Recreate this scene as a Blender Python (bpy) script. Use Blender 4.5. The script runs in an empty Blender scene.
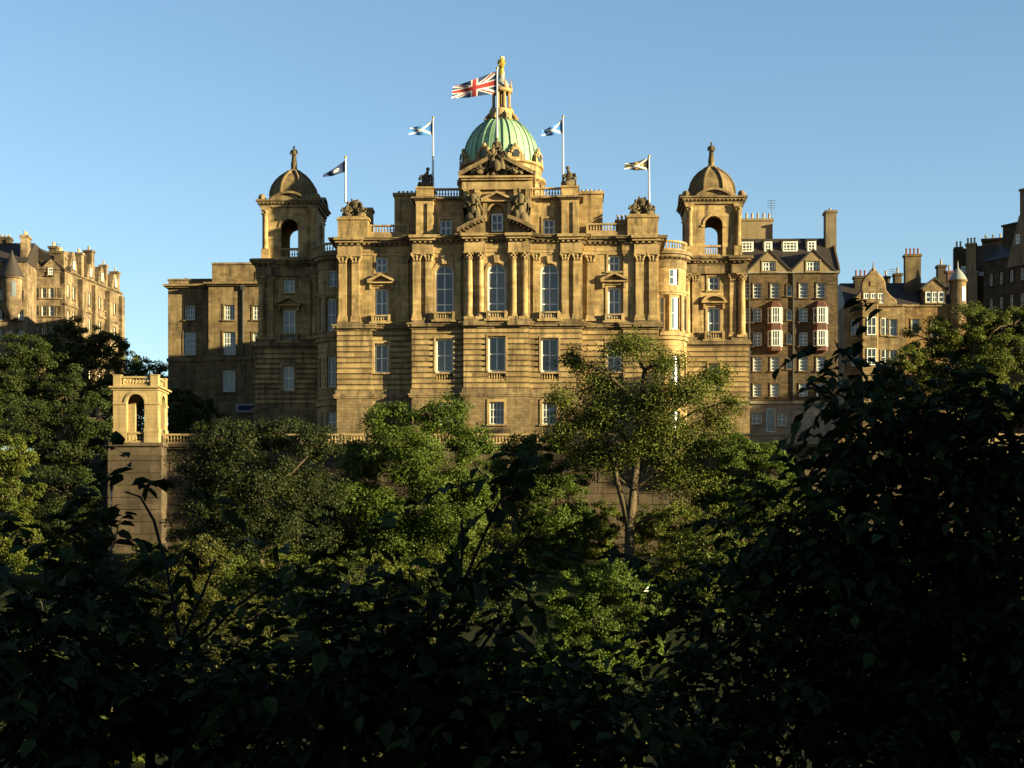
import bpy, math, random
import numpy as np
from mathutils import Vector, Matrix
random.seed(7)
RNG = np.random.default_rng(11)
scn = bpy.context.scene
COL = scn.collection
R = math.radians
# ------------------------------------------------------------------ camera, light, exposure
F, HY, CX = 1600.0, 560.0, 512.0
cam_d = bpy.data.cameras.new("camera")
cam_d.sensor_width = 36.0
cam_d.lens = 36.0 * F / 1024.0
cam_d.shift_y = (HY - 384.0) / 1024.0
cam_d.clip_start, cam_d.clip_end = 0.2, 6000.0
cam = bpy.data.objects.new("camera", cam_d); COL.objects.link(cam)
cam.location = (0, 0, 0); cam.rotation_euler = (R(90), 0, 0)
scn.camera = cam
SUN_A, SUN_E = 68.0, 9.5
wd = bpy.data.worlds.new("World"); scn.world = wd; wd.use_nodes = True
nt = wd.node_tree
sky = nt.nodes.new("ShaderNodeTexSky"); sky.sky_type = 'NISHITA'; sky.sun_disc = False
sky.sun_elevation = R(SUN_E); sky.sun_rotation = R(180 - SUN_A)
sky.air_density, sky.dust_density, sky.ozone_density, sky.altitude = 1.0, 0.0, 2.25, 80
nt.links.new(sky.outputs[0], nt.nodes["Background"].inputs[0])
nt.nodes["Background"].inputs[1].default_value = 0.05
sd = bpy.data.lights.new("sun", 'SUN'); sd.energy = 5.0; sd.angle = R(0.5); sd.color = (1.0, 0.90, 0.50)
so = bpy.data.objects.new("sun", sd); COL.objects.link(so)
sv = Vector((math.sin(R(SUN_A)) * math.cos(R(SUN_E)), -math.cos(R(SUN_A)) * math.cos(R(SUN_E)), math.sin(R(SUN_E))))
so.rotation_mode = 'QUATERNION'; so.rotation_quaternion = sv.to_track_quat('Z', 'Y')
so.location = (60, -60, 80)
vs = scn.view_settings
vs.view_transform = 'Standard'; vs.look = 'None'; vs.gamma = 1.0; vs.use_curve_mapping = False; vs.exposure = 2.33
try:
    scn.cycles.max_bounces = 5; scn.cycles.diffuse_bounces = 2; scn.cycles.transparent_max_bounces = 4
except Exception: pass

# ------------------------------------------------------------------ materials
def newmat(name):
    m = bpy.data.materials.new(name); m.use_nodes = True
    return m, m.node_tree, m.node_tree.nodes["Principled BSDF"]
def N(t, kind, **kw):
    n = t.nodes.new(kind)
    for k, v in kw.items(): setattr(n, k, v)
    return n
def ramp(t, fac, stops):
    r = N(t, 'ShaderNodeValToRGB'); e = r.color_ramp.elements
    while len(e) < len(stops): e.new(0.5)
    for i, (p, c) in enumerate(stops):
        e[i].position = p; e[i].color = (*c, 1)
    t.links.new(fac, r.inputs[0]); return r.outputs[0]
def mix(t, fac, a, b, mode='MIX'):
    n = N(t, 'ShaderNodeMix', data_type='RGBA', blend_type=mode)
    for inp, v in ((n.inputs[0], fac), (n.inputs[6], a), (n.inputs[7], b)):
        if hasattr(v, 'links') or isinstance(v, bpy.types.NodeSocket): t.links.new(v, inp)
        elif isinstance(v, (int, float)): inp.default_value = v
        else: inp.default_value = (*v, 1)
    return n.outputs[2]
def noise(t, vec, scale, detail=4.0, rough=0.55):
    n = N(t, 'ShaderNodeTexNoise'); n.inputs['Scale'].default_value = scale
    n.inputs['Detail'].default_value = detail; n.inputs['Roughness'].default_value = rough
    t.links.new(vec, n.inputs['Vector']); return n.outputs['Fac']
def stone(name, light, dark, block=(0.95, 0.40), contrast=0.35, soot=(0.022, 0.017, 0.012), soot_amt=0.55, mortar=0.75, bump=0.25, rough=0.9):
    light, dark = [(c[0] * 1.05, c[1] * .96, c[2] * .87) for c in (light, dark)]
    m, t, p = newmat(name)
    tc = N(t, 'ShaderNodeTexCoord'); ob = tc.outputs['Object']
    sp = N(t, 'ShaderNodeSeparateXYZ'); t.links.new(ob, sp.inputs[0])
    ad = N(t, 'ShaderNodeMath', operation='ADD'); t.links.new(sp.outputs[0], ad.inputs[0]); t.links.new(sp.outputs[1], ad.inputs[1])
    cb = N(t, 'ShaderNodeCombineXYZ'); t.links.new(ad.outputs[0], cb.inputs[0]); t.links.new(sp.outputs[2], cb.inputs[1])
    br = N(t, 'ShaderNodeTexBrick'); t.links.new(cb.outputs[0], br.inputs['Vector'])
    br.inputs['Scale'].default_value = 1.0; br.inputs['Brick Width'].default_value = block[0]; br.inputs['Row Height'].default_value = block[1]
    br.inputs['Mortar Size'].default_value = 0.012; br.inputs['Bias'].default_value = 0.0
    br.inputs['Color1'].default_value = (1, 1, 1, 1)
    c2 = 1.0 - contrast; br.inputs['Color2'].default_value = (c2, c2 * .97, c2 * .92, 1)
    br.inputs['Mortar'].default_value = (mortar * .8,) * 3 + (1,)
    n1 = noise(t, ob, 0.35, 5, 0.6)
    base = mix(t, ramp(t, n1, [(0.36, (0, 0, 0)), (0.64, (1, 1, 1))]), dark, light)
    base = mix(t, 1.0, base, br.outputs['Color'], 'MULTIPLY')
    mp = N(t, 'ShaderNodeMapping'); mp.inputs['Scale'].default_value = (1.4, 1.4, 0.22); t.links.new(ob, mp.inputs['Vector'])
    n2 = noise(t, mp.outputs[0], 1.0, 6, 0.62)
    sf = ramp(t, n2, [(0.47, (0, 0, 0)), (0.70, (min(.9, soot_amt * 1.15),) * 3)])
    base = mix(t, sf, base, soot)
    n3 = noise(t, ob, 3.2, 5, 0.75)
    base = mix(t, 0.35, base, ramp(t, n3, [(0.3, (0.45,) * 3), (0.7, (1, 1, 1))]), 'MULTIPLY')
    t.links.new(base, p.inputs['Base Color']); p.inputs['Roughness'].default_value = rough
    p.inputs['Specular IOR Level'].default_value = 0.15
    bp = N(t, 'ShaderNodeBump'); bp.inputs['Strength'].default_value = bump; bp.inputs['Distance'].default_value = 0.08
    mx = N(t, 'ShaderNodeMath', operation='ADD'); t.links.new(n3, mx.inputs[0]); t.links.new(br.outputs['Fac'], mx.inputs[1])
    mx2 = N(t, 'ShaderNodeMath', operation='MULTIPLY'); mx2.inputs[1].default_value = -1; t.links.new(br.outputs['Fac'], mx2.inputs[0])
    t.links.new(mx2.outputs[0], mx.inputs[1])
    t.links.new(mx.outputs[0], bp.inputs['Height']); t.links.new(bp.outputs[0], p.inputs['Normal'])
    return m
def simple(name, a, b=None, scale=2.0, rough=0.6, metal=0.0, spec=0.3, bump=0.0, vert=None):
    m, t, p = newmat(name)
    tc = N(t, 'ShaderNodeTexCoord'); vec = tc.outputs['Object']
    if vert:
        mp = N(t, 'ShaderNodeMapping'); mp.inputs['Scale'].default_value = vert; t.links.new(vec, mp.inputs['Vector']); vec = mp.outputs[0]
    n = noise(t, vec, scale, 5, 0.6)
    t.links.new(ramp(t, n, [(0.3, b or tuple(x * .7 for x in a)), (0.7, a)]), p.inputs['Base Color'])
    p.inputs['Roughness'].default_value = rough; p.inputs['Metallic'].default_value = metal; p.inputs['Specular IOR Level'].default_value = spec
    if bump:
        bp = N(t, 'ShaderNodeBump'); bp.inputs['Strength'].default_value = bump; bp.inputs['Distance'].default_value = 0.1
        t.links.new(n, bp.inputs['Height']); t.links.new(bp.outputs[0], p.inputs['Normal'])
    return m
def leafmat(name, a, b, c=None, trans=0.33, rough=0.6, spec=0.15):
    m, t, p = newmat(name)
    g = N(t, 'ShaderNodeNewGeometry')
    col = ramp(t, g.outputs['Random Per Island'], [(0.0, b), (0.75, a), (1.0, c or a)])
    tc = N(t, 'ShaderNodeTexCoord')
    nn = noise(t, tc.outputs['Object'], 0.25, 2)
    col = mix(t, 1.0, col, ramp(t, nn, [(0.3, (0.7, 0.75, 0.7)), (0.7, (1.15, 1.1, 0.95))]), 'MULTIPLY')
    t.links.new(col, p.inputs['Base Color']); p.inputs['Roughness'].default_value = rough
    p.inputs['Specular IOR Level'].default_value = spec
    tr = N(t, 'ShaderNodeBsdfTranslucent'); t.links.new(col, tr.inputs['Color'])
    ms = N(t, 'ShaderNodeMixShader'); ms.inputs[0].default_value = trans
    t.links.new(p.outputs[0], ms.inputs[1]); t.links.new(tr.outputs[0], ms.inputs[2])
    t.links.new(ms.outputs[0], t.nodes['Material Output'].inputs['Surface'])
    return m
M = {}
M['rust_shade'] = stone('shade_toned_recess_stone', (0.21, .155, .085), (0.11, .08, .045), (2.2, 0.6909), 0.3, soot_amt=0.6)  # groove shade put into the stone colour behind the raised courses
M['ledge'] = stone('sooty_ledge_stone', (0.235, .172, .098), (0.10, .073, .045), (1.8, 0.7), 0.2, soot_amt=0.75)
M['tan'] = stone('tan_house_stone', (0.25, .182, .10), (0.14, .10, .056), (0.8, 0.38), 0.4, soot_amt=0.6)
M['ash'] = stone('golden_sandstone', (0.375, 0.27, 0.135), (0.235, 0.166, 0.082), (1.1, 0.45), 0.34, soot_amt=0.7)
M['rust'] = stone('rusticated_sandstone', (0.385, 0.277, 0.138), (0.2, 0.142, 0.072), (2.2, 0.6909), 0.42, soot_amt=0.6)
M['base'] = stone('rock_faced_sandstone', (0.215, 0.158, 0.09), (0.14, 0.1, 0.058), (0.8, 0.38), 0.35, bump=0.8)
M['trim'] = stone('moulded_sandstone', (0.34, 0.247, 0.13), (0.2, 0.146, 0.078), (1.8, 0.7), 0.15, soot_amt=0.6)
M['carved'] = stone('weathered_carved_stone', (0.13, 0.1, 0.058), (0.055, 0.043, 0.027), (3, 3), 0.1, soot_amt=0.7)
M['dome_stone'] = stone('dark_dome_stone', (0.165, 0.12, 0.063), (0.1, 0.074, 0.042), (1.0, 0.5), 0.2, soot_amt=0.6)
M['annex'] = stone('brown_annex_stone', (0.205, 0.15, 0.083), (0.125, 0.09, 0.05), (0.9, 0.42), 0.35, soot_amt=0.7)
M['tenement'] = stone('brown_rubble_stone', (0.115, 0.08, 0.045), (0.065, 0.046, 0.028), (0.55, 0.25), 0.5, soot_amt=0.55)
M['render'] = stone('pale_gable_render', (0.2, 0.155, 0.095), (0.16, 0.125, 0.076), (2, 1), 0.06, soot_amt=0.3)
M['orange'] = stone('orange_sandstone', (0.21, 0.135, 0.06), (0.14, 0.088, 0.04), (0.7, 0.35), 0.4)
M['pink'] = stone('pinkish_tenement_stone', (0.24, 0.178, 0.115), (0.09, 0.066, 0.045), (0.8, 0.4), 0.35, soot_amt=0.8)
M['dark_st'] = stone('sooty_dark_stone', (0.062, 0.046, 0.031), (0.036, 0.027, 0.019), (0.8, 0.4), 0.35)
M['grey_st'] = stone('grey_harled_wall', (0.15, 0.12, 0.085), (0.115, 0.092, 0.066), (2, 1), 0.1)
M['white_st'] = stone('painted_pale_stone', (0.22, 0.2, 0.17), (0.17, 0.155, 0.13), (1.4, 0.6), 0.15, soot_amt=0.4)
M['pav'] = stone('cream_pavilion_stone', (0.3, 0.225, 0.12), (0.235, 0.175, 0.093), (1.2, 0.5), 0.14, soot_amt=0.25)
M['retain'] = stone('retaining_wall_stone', (0.10, 0.075, 0.05), (0.05, 0.038, 0.027), (2.6, 1.1), 0.4, soot_amt=0.7)
M['slate'] = simple('dark_slate', (0.030, 0.020, 0.015), (0.017, 0.012, 0.010), 3, 0.6)
M['redtile'] = simple('red_tile', (0.085, 0.030, 0.018), (0.05, 0.018, 0.012), 3, 0.7)
M['copper'] = simple('green_copper', (0.20, 0.30, 0.17), (0.13, 0.22, 0.13), 1.2, 0.55, 0.0, 0.3, 0.1, (1, 1, 0.25))
M['copper_rib'] = simple('dark_copper_seam', (0.12, 0.19, 0.115), (0.07, 0.12, 0.08), 1.2, 0.6)
M['gold'] = simple('gilded_figure', (0.50, 0.30, 0.035), (0.36, 0.2, 0.02), 2, 0.35, 0.6, 0.5)
M['white'] = simple('white_painted_wood', (0.53, 0.505, 0.455), (0.42, 0.40, 0.36), 1.5, 0.5)
M['pole'] = simple('white_pole_paint', (0.40, 0.38, 0.37), (0.34, 0.33, 0.32), 1.0, 0.4)
M['glass'] = simple('dark_window_glass', (0.034, 0.036, 0.036), (0.014, 0.016, 0.017), 0.5, 0.14, 0.0, 0.6)
M['glass_net'] = simple('glass_with_net_curtain', (0.075, 0.078, 0.074), (0.03, 0.032, 0.033), 0.45, 0.14, 0.0, 0.6)
M['glass_clear'] = simple('bright_reflecting_glass', (0.06, 0.07, 0.08), (0.03, 0.035, 0.04), 0.7, 0.17, 0.0, 1.0)
M['pane_pale'] = simple('pale_sky_and_blind_pane', (0.125, 0.135, 0.13), (0.055, 0.062, 0.065), 0.3, 0.15, 0.0, 0.6)  # pale tone paints in reflected sky along with drawn blinds
M['iron'] = simple('dark_iron', (0.03, 0.03, 0.032), None, 3, 0.5)
M['pot'] = simple('buff_chimney_pot', (0.26, 0.19, 0.10), (0.19, 0.13, 0.07), 3, 0.8)
M['redpot'] = simple('red_chimney_pot', (0.16, 0.05, 0.025), (0.11, 0.036, 0.018), 3, 0.8)
M['lead'] = simple('pale_lead', (0.19, 0.18, 0.165), (0.13, 0.125, 0.115), 2, 0.5)
M['bark'] = simple('tree_bark', (0.085, 0.058, 0.032), (0.03, 0.022, 0.014), 6, 0.9, 0, 0.1, 0.6, (1, 1, 0.25))
M['bark_dark'] = simple('dark_near_bark', (0.02, 0.017, 0.014), (0.01, 0.008, 0.007), 14, 0.9, 0, 0.1, 0.5, (1, 1, 0.25))  # darker bark tone for the near trees
M['leaf_a'] = leafmat('summer_leaves', (0.070, 0.080, 0.010), (0.036, 0.046, 0.008), (0.112, 0.108, 0.012))
M['leaf_b'] = leafmat('bright_green_leaves', (0.062, 0.086, 0.010), (0.035, 0.055, 0.008), (0.088, 0.105, 0.012))
M['leaf_c'] = leafmat('olive_leaves', (0.054, 0.054, 0.009), (0.026, 0.028, 0.007), (0.09, 0.076, 0.011))
M['leaf_d'] = leafmat('shade_toned_leaves', (0.034, 0.043, 0.008), (0.017, 0.024, 0.006))  # darkened leaf tone, painting in the shade on the left hillside crowns
M['leaf_e'] = leafmat('deep_shade_leaves', (0.024, 0.030, 0.007), (0.012, 0.017, 0.005), (0.045, 0.045, 0.009))  # shade over the spreading left-centre tree, put into its leaf colour
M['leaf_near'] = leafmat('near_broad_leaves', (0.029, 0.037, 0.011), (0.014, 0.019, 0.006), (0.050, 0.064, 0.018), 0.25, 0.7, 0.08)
M['navy'] = simple('navy_cloth', (0.010, 0.014, 0.032), (0.007, 0.01, 0.022), 2, 0.8)
# ------------------------------------------------------------------ mesh helpers
class MB:
    def __init__(s): s.v = []; s.f = []
    def add(s, v, f):
        o = len(s.v); s.v += [tuple(p) for p in v]; s.f += [tuple(i + o for i in q) for q in f]; return s
    def box(s, x0, x1, y0, y1, z0, z1):
        if x0 > x1: x0, x1 = x1, x0
        return s.add([(x0, y0, z0), (x1, y0, z0), (x1, y1, z0), (x0, y1, z0), (x0, y0, z1), (x1, y0, z1), (x1, y1, z1), (x0, y1, z1)],
                     [(0, 3, 2, 1), (4, 5, 6, 7), (0, 1, 5, 4), (1, 2, 6, 5), (2, 3, 7, 6), (3, 0, 4, 7)])
    def prism(s, pts, y0, y1):                      # outline in x,z extruded along y
        n = len(pts); v = [(x, y0, z) for x, z in pts] + [(x, y1, z) for x, z in pts]
        return s.add(v, [tuple(range(n)), tuple(range(2 * n - 1, n - 1, -1))] + [(i, i + n, (i + 1) % n + n, (i + 1) % n) for i in range(n)])
    def prismx(s, pts, x0, x1):                     # outline in y,z extruded along x
        n = len(pts); v = [(x0, y, z) for y, z in pts] + [(x1, y, z) for y, z in pts]
        return s.add(v, [tuple(range(n)), tuple(range(2 * n - 1, n - 1, -1))] + [(i, i + n, (i + 1) % n + n, (i + 1) % n) for i in range(n)])
    def prismz(s, pts, z0, z1):
        n = len(pts); v = [(x, y, z0) for x, y in pts] + [(x, y, z1) for x, y in pts]
        return s.add(v, [tuple(range(n - 1, -1, -1)), tuple(range(n, 2 * n))] + [(i, (i + 1) % n, (i + 1) % n + n, i + n) for i in range(n)])
    def lathe(s, cx, cy, prof, n=12, ph=0.0, sx=1.0, sy=1.0):
        v = []; f = []
        for r, z in prof:
            for k in range(n):
                a = ph + 2 * math.pi * k / n
                v.append((cx + sx * r * math.cos(a), cy + sy * r * math.sin(a), z))
        for i in range(len(prof) - 1):
            for k in range(n):
                k2 = (k + 1) % n
                f.append((i * n + k, i * n + k2, (i + 1) * n + k2, (i + 1) * n + k))
        f.append(tuple(range(n - 1, -1, -1))); f.append(tuple((len(prof) - 1) * n + k for k in range(n)))
        return s.add(v, f)
    def arc(s, cx, cy, r0, r1, a0, a1, z0, z1, n=10):    # curved wall piece, angles from -y towards +x
        P = lambda r, a: (cx + r * math.sin(a), cy - r * math.cos(a))
        v = []; f = []
        for i in range(n + 1):
            a = a0 + (a1 - a0) * i / n
            (xo, yo), (xi, yi) = P(r1, a), P(r0, a)
            v += [(xo, yo, z0), (xo, yo, z1), (xi, yi, z0), (xi, yi, z1)]
        for i in range(n):
            a, b = 4 * i, 4 * i + 4
            f += [(a, b, b + 1, a + 1), (a + 3, b + 3, b + 2, a + 2), (a + 1, b + 1, b + 3, a + 3), (a + 2, b + 2, b, a)]
        f += [(0, 1, 3, 2), (4 * n, 4 * n + 2, 4 * n + 3, 4 * n + 1)]
        return s.add(v, f)
    def tube(s, pts, rad, n=6):
        v = []; f = []; pts = [Vector(p) for p in pts]
        for i, p in enumerate(pts):
            d = (pts[min(i + 1, len(pts) - 1)] - pts[max(i - 1, 0)]).normalized()
            q = d.to_track_quat('Z', 'Y'); r = rad[i] if isinstance(rad, (list, tuple)) else rad
            for k in range(n):
                a = 2 * math.pi * k / n
                v.append(tuple(p + q @ Vector((r * math.cos(a), r * math.sin(a), 0))))
        for i in range(len(pts) - 1):
            for k in range(n):
                k2 = (k + 1) % n; f.append((i * n + k, i * n + k2, (i + 1) * n + k2, (i + 1) * n + k))
        f.append(tuple(range(n - 1, -1, -1))); f.append(tuple((len(pts) - 1) * n + k for k in range(n)))
        return s.add(v, f)
    def ball(s, c, r, n=8, m=5):
        rx, ry, rz = r if isinstance(r, (list, tuple)) else (r, r, r)
        prof = [(max(1e-3, math.sin(math.pi * i / m)), -math.cos(math.pi * i / m)) for i in range(m + 1)]
        o = len(s.v); s.lathe(0, 0, prof, n)
        for i in range(o, len(s.v)):
            x, y, z = s.v[i]; s.v[i] = (c[0] + rx * x, c[1] + ry * y, c[2] + rz * z)
        return s
def make_obj(name, v, f, mat, parent=None, smooth=True, ang=40):
    me = bpy.data.meshes.new(name); me.from_pydata(v, [], f); me.update()
    if mat: me.materials.append(mat)
    if smooth:
        me.shade_smooth(); me.set_sharp_from_angle(angle=R(ang))
    o = bpy.data.objects.new(name, me); COL.objects.link(o)
    if parent: o.parent = parent
    return o
def tag(o, label, cat, group=None, kind=None):
    o['label'] = label; o['category'] = cat
    if group: o['group'] = group
    if kind: o['kind'] = kind
    return o
class Thing:
    """an Empty with parts; local x along the front, y into depth, z above the camera's own level"""
    def __init__(s, name, X, Y, base, yaw, label, cat, group=None):
        s.X, s.Y, s.base, s.t = X, Y, base, R(yaw)
        s.root = bpy.data.objects.new(name, None); COL.objects.link(s.root); s.root.empty_display_size = 1
        s.root.location = (X, Y, base); s.root.rotation_euler = (0, 0, s.t)
        tag(s.root, label, cat, group)
    def put(s, name, mb, mat, parent=None, smooth=True, ang=40, label=None):
        v = [(x, y, z - s.base) for x, y, z in mb.v]
        o = make_obj(name, v, mb.f, M[mat] if isinstance(mat, str) else mat, parent or s.root, smooth, ang)
        if label: o['label'] = label
        return o
    def u(s, px, v=0.0):
        k = (px - CX) / F; c, n = math.cos(s.t), math.sin(s.t)
        # world X = X + u c - v n ; world Y = Y + u n + v c
        return (k * (s.Y + v * c) - s.X + v * n) / (c - k * n)
    def z(s, py, v=0.0, u=0.0):
        return (HY - py) / F * (s.Y + u * math.sin(s.t) + v * math.cos(s.t))
def solid_cells(u0, u1, z0, z1, ops):
    """rectangles left when the openings (a,b,c,d) are cut from u0..u1 x z0..z1"""
    ops = [o for o in ops if o[1] > u0 and o[0] < u1 and o[3] > z0 and o[2] < z1]
    zs = sorted({z0, z1} | {min(max(q, z0), z1) for o in ops for q in (o[2], o[3])})
    out = []
    for za, zb in zip(zs, zs[1:]):
        if zb - za < 1e-4: continue
        zm = (za + zb) / 2; x = u0
        for a, b in sorted((max(o[0], u0), min(o[1], u1)) for o in ops if o[2] < zm < o[3]):
            if a - x > 1e-4: out.append((x, a, za, zb))
            x = max(x, b)
        if u1 - x > 1e-4: out.append((x, u1, za, zb))
    return out
def wall(mb, u0, u1, z0, z1, v, th, ops=()):
    for a, b, c, d in solid_cells(u0, u1, z0, z1, list(ops)): mb.box(a, b, v, v + th, c, d)
    return mb
def rustic(mb, u0, u1, z0, z1, v, n, ops=(), pro=0.16, gap=0.25):
    h = (z1 - z0) / n
    for i in range(n):
        for a, b, c, d in solid_cells(u0 - pro * .0, u1, z0 + i * h + gap / 2, z0 + (i + 1) * h - gap / 2, list(ops)):
            mb.box(a, b, v - pro, v + 0.02, c, d)
def arch_pts(cx, r, zs, n=12, a0=math.pi, a1=0.0):
    return [(cx + r * math.cos(a0 + (a1 - a0) * i / n), zs + r * math.sin(a0 + (a1 - a0) * i / n)) for i in range(n + 1)]
def spandrel(mb, cx, r, zs, ztop, v, th):
    """fills the two corners above a round arch inside its rectangular opening"""
    n = 8
    for sgn in (-1, 1):
        arc = [(cx + sgn * r * math.cos(math.pi / 2 * i / n), zs + r * math.sin(math.pi / 2 * i / n)) for i in range(n + 1)]
        for i in range(n):
            (xa, za), (xb, zb) = arc[i], arc[i + 1]
            q = [(xa, za), (xa, ztop + 1e-3), (xb, ztop + 1e-3), (xb, zb)]
            mb.prism(q, v, v + th)
def archivolt(mb, cx, r, w, zs, v, th, n=12):
    a = arch_pts(cx, r, zs, n); b = arch_pts(cx, r + w, zs, n)
    for i in range(n): mb.prism([a[i], b[i], b[i + 1], a[i + 1]], v, v + th)
def window(T, cx, z0, z1, w, v, cols=2, rows=2, arched=False, pane='glass', bar=0.10, sur=0.25, surmat='trim', wallv=None, parent=None, frame='white', sill=True):
    """sash bars, with the glass and the stone surround as its sub-parts; v is the sash plane"""
    mb = MB(); a, b = cx - w / 2, cx + w / 2
    zt = z1 - w / 2 if arched else z1
    f = bar * 1.5
    bar *= 1.15; f = bar * 1.5
    mb.box(a, a + f, v, v + .1, z0, zt); mb.box(b - f, b, v, v + .1, z0, zt); mb.box(a + f, b - f, v, v + .1, z0, z0 + f)
    if arched: archivolt(mb, cx, w / 2 - f, f, zt, v, .1)
    else: mb.box(a + f, b - f, v, v + .1, z1 - f, z1)
    for i in range(1, cols):
        x = a + w * i / cols; mb.box(x - bar / 2, x + bar / 2, v + .012, v + .09, z0 + f, z1 - f * 1.2)
    for j in range(1, rows):
        z = z0 + (zt - z0) * j / (rows if not arched else rows - 1 if rows > 1 else 1)
        mb.box(a + f, b - f, v + .02, v + .085, z - bar / 2, z + bar / 2)
    o = T.put('window', mb, frame, parent, smooth=False)
    if pane == 'glass' and random.random() < .3: pane = 'glass_net'
    pm = MB()
    if arched: pm.prism([(a, z0)] + arch_pts(cx, w / 2, zt)[0:] + [(b, z0)], v + .06, v + .075)
    else: pm.box(a, b, v + .06, v + .075, z0, z1)
    T.put('pane', pm, pane, o, smooth=False)
    if sur:
        sm = MB(); wv = wallv if wallv is not None else v - .3
        sm.box(a - sur, a - .002, wv - .09, v + .02, z0, zt); sm.box(b + .002, b + sur, wv - .09, v + .02, z0, zt)
        if arched: archivolt(sm, cx, w / 2 + .002, sur, zt, wv - .09, v + .02 - wv + .09)
        else: sm.box(a - sur, b + sur, wv - .092, v + .02, z1 + .002, z1 + sur)
        T.put('surround', sm, surmat, o, smooth=False)
        if sill:
            q = MB(); q.box(a - sur - .08, b + sur + .08, wv - .22, v + .06, z0 - .2, z0 - .003); T.put('sill', q, surmat, o, smooth=False)
    return o
def baluster_prof(z0, h, r):
    return [(r * .8, z0), (r * .8, z0 + h * .08), (r * .45, z0 + h * .12), (r, z0 + h * .36), (r * .42, z0 + h * .72), (r * .6, z0 + h * .88), (r * .8, z0 + h * .93), (r * .8, z0 + h)]
def balustrade(mb, p0, p1, z0, h, sp=0.34, r=0.12, ends=True, depth=.36, posts=0):
    p0, p1 = Vector((*p0, 0)), Vector((*p1, 0)); d = p1 - p0; L = d.length; d.normalize(); nrm = Vector((-d.y, d.x, 0))
    def bar(s0, s1, za, zb, w):
        q = [p0 + d * s0 - nrm * w / 2, p0 + d * s1 - nrm * w / 2, p0 + d * s1 + nrm * w / 2, p0 + d * s0 + nrm * w / 2]
        mb.prismz([(a.x, a.y) for a in q], za, zb)
    bar(0, L, z0, z0 + h * .2, depth); bar(0, L, z0 + h * .82, z0 + h, depth * 1.15)
    pw = .55
    stops = [0, L] if ends else []
    if posts: stops = [L * i / posts for i in range(posts + 1)]
    for s in stops: bar(max(0, s - pw / 2) - .01, min(L, s + pw / 2) + .01, z0 - .004, z0 + h * 1.06, depth * 1.35)
    n = max(1, int(L / sp))
    for i in range(n):
        s = (i + .5) * L / n
        if any(abs(s - q) < pw * .62 for q in stops): continue
        c = p0 + d * s
        mb.lathe(c.x, c.y, baluster_prof(z0 + h * .195, h * .63, r), 6)
    return mb
def figure(mb, c, h, seated=False, face=-1, lean=0.0, s=1):
    """a robed stone figure; c is the middle of its base"""
    x, y, z = c
    if seated:
        mb.ball((x, y - .12 * h, z + .18 * h), (.24 * h, .26 * h, .2 * h)); mb.ball((x, y, z + .42 * h), (.19 * h, .15 * h, .26 * h))
        mb.ball((x + .1 * h * lean, y - .3 * h, z + .12 * h), (.2 * h, .14 * h, .14 * h))
        hx, hz = x + lean * .08 * h, z + .82 * h
        mb.tube([(x, y, z + .55 * h), (hx, y - .02 * h, hz - .05 * h)], [.13 * h, .05 * h], 8); mb.ball((hx, y - .03 * h, hz + .03 * h), .085 * h)
        for q in (-1, 1): mb.tube([(x + q * .17 * h, y, z + .6 * h), (x + q * .28 * h, y - .1 * h, z + .42 * h), (x + q * .16 * h, y - .28 * h, z + .34 * h)], [.06 * h, .05 * h, .04 * h], 6)
    else:
        mb.lathe(x, y, [(.15 * h, z), (.16 * h, z + .06 * h), (.12 * h, z + .3 * h), (.105 * h, z + .5 * h), (.11 * h, z + .62 * h), (.13 * h, z + .76 * h), (.09 * h, z + .81 * h), (.04 * h, z + .84 * h)], 10, 0, 1, .8)
        mb.ball((x + lean * .04 * h, y - .01 * h, z + .915 * h), (.055 * h, .06 * h, .075 * h))
        for q in (-1, 1): mb.tube([(x + q * .12 * h, y, z + .77 * h), (x + q * .17 * h, y - .03 * h, z + .6 * h), (x + q * .08 * h, y - .13 * h, z + .52 * h)], [.045 * h, .038 * h, .03 * h], 6)
    return mb
def lumps(mb, x0, x1, y, z0, hts, dy=.5, r=.5, seed=1):
    rn = random.Random(seed); n = len(hts)
    for i, h in enumerate(hts):
        x = x0 + (x1 - x0) * (i + .5) / n
        k = max(2, int(h / r * 1.3))
        for j in range(k):
            t = j / max(1, k - 1)
            mb.ball((x + rn.uniform(-.25, .25) * r, y + rn.uniform(-dy, dy) * .5, z0 + t * (h - r * .4)), (r * rn.uniform(.5, .9), r * rn.uniform(.6, .9), r * rn.uniform(.5, 1.0)), 7, 4)
    return mb
def pediment_tri(mb, cx, hw, z0, z1, v, proj, th=.28, fill=True):
    if fill: mb.prism([(cx - hw + .15, z0 + .02), (cx + hw - .15, z0 + .02), (cx, z1 - .1)], v - .12, v + .02)
    mb.box(cx - hw, cx + hw, v - proj, v + .02, z0 - th * .6, z0)
    for s in (-1, 1):
        mb.prism([(cx + s * hw, z0 - .003), (cx, z1 - th * .75), (cx, z1 + th * .35), (cx + s * (hw + .06), z0 + th * .95)][::s], v - proj - .06, v + .02)
def pediment_seg(mb, cx, hw, z0, z1, v, proj, th=.28):
    h = z1 - z0; rad = (hw * hw + h * h) / (2 * h); zc = z1 - rad; a = math.asin(min(1, hw / rad)); n = 10
    lo = [(cx + (rad - th) * math.sin(-a + 2 * a * i / n), zc + (rad - th) * math.cos(-a + 2 * a * i / n)) for i in range(n + 1)]
    hi = [(cx + rad * math.sin(-a + 2 * a * i / n), zc + rad * math.cos(-a + 2 * a * i / n)) for i in range(n + 1)]
    for i in range(n): mb.prism([lo[i], lo[i + 1], hi[i + 1], hi[i]], v - proj, v + .02)
    mb.prism([(cx - hw + .1, z0)] + lo[1:-1] + [(cx + hw - .1, z0)], v - .12, v + .02)
    mb.box(cx - hw, cx + hw, v - proj - .03, v + .02, z0 - th * .7, z0 - .003)
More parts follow.
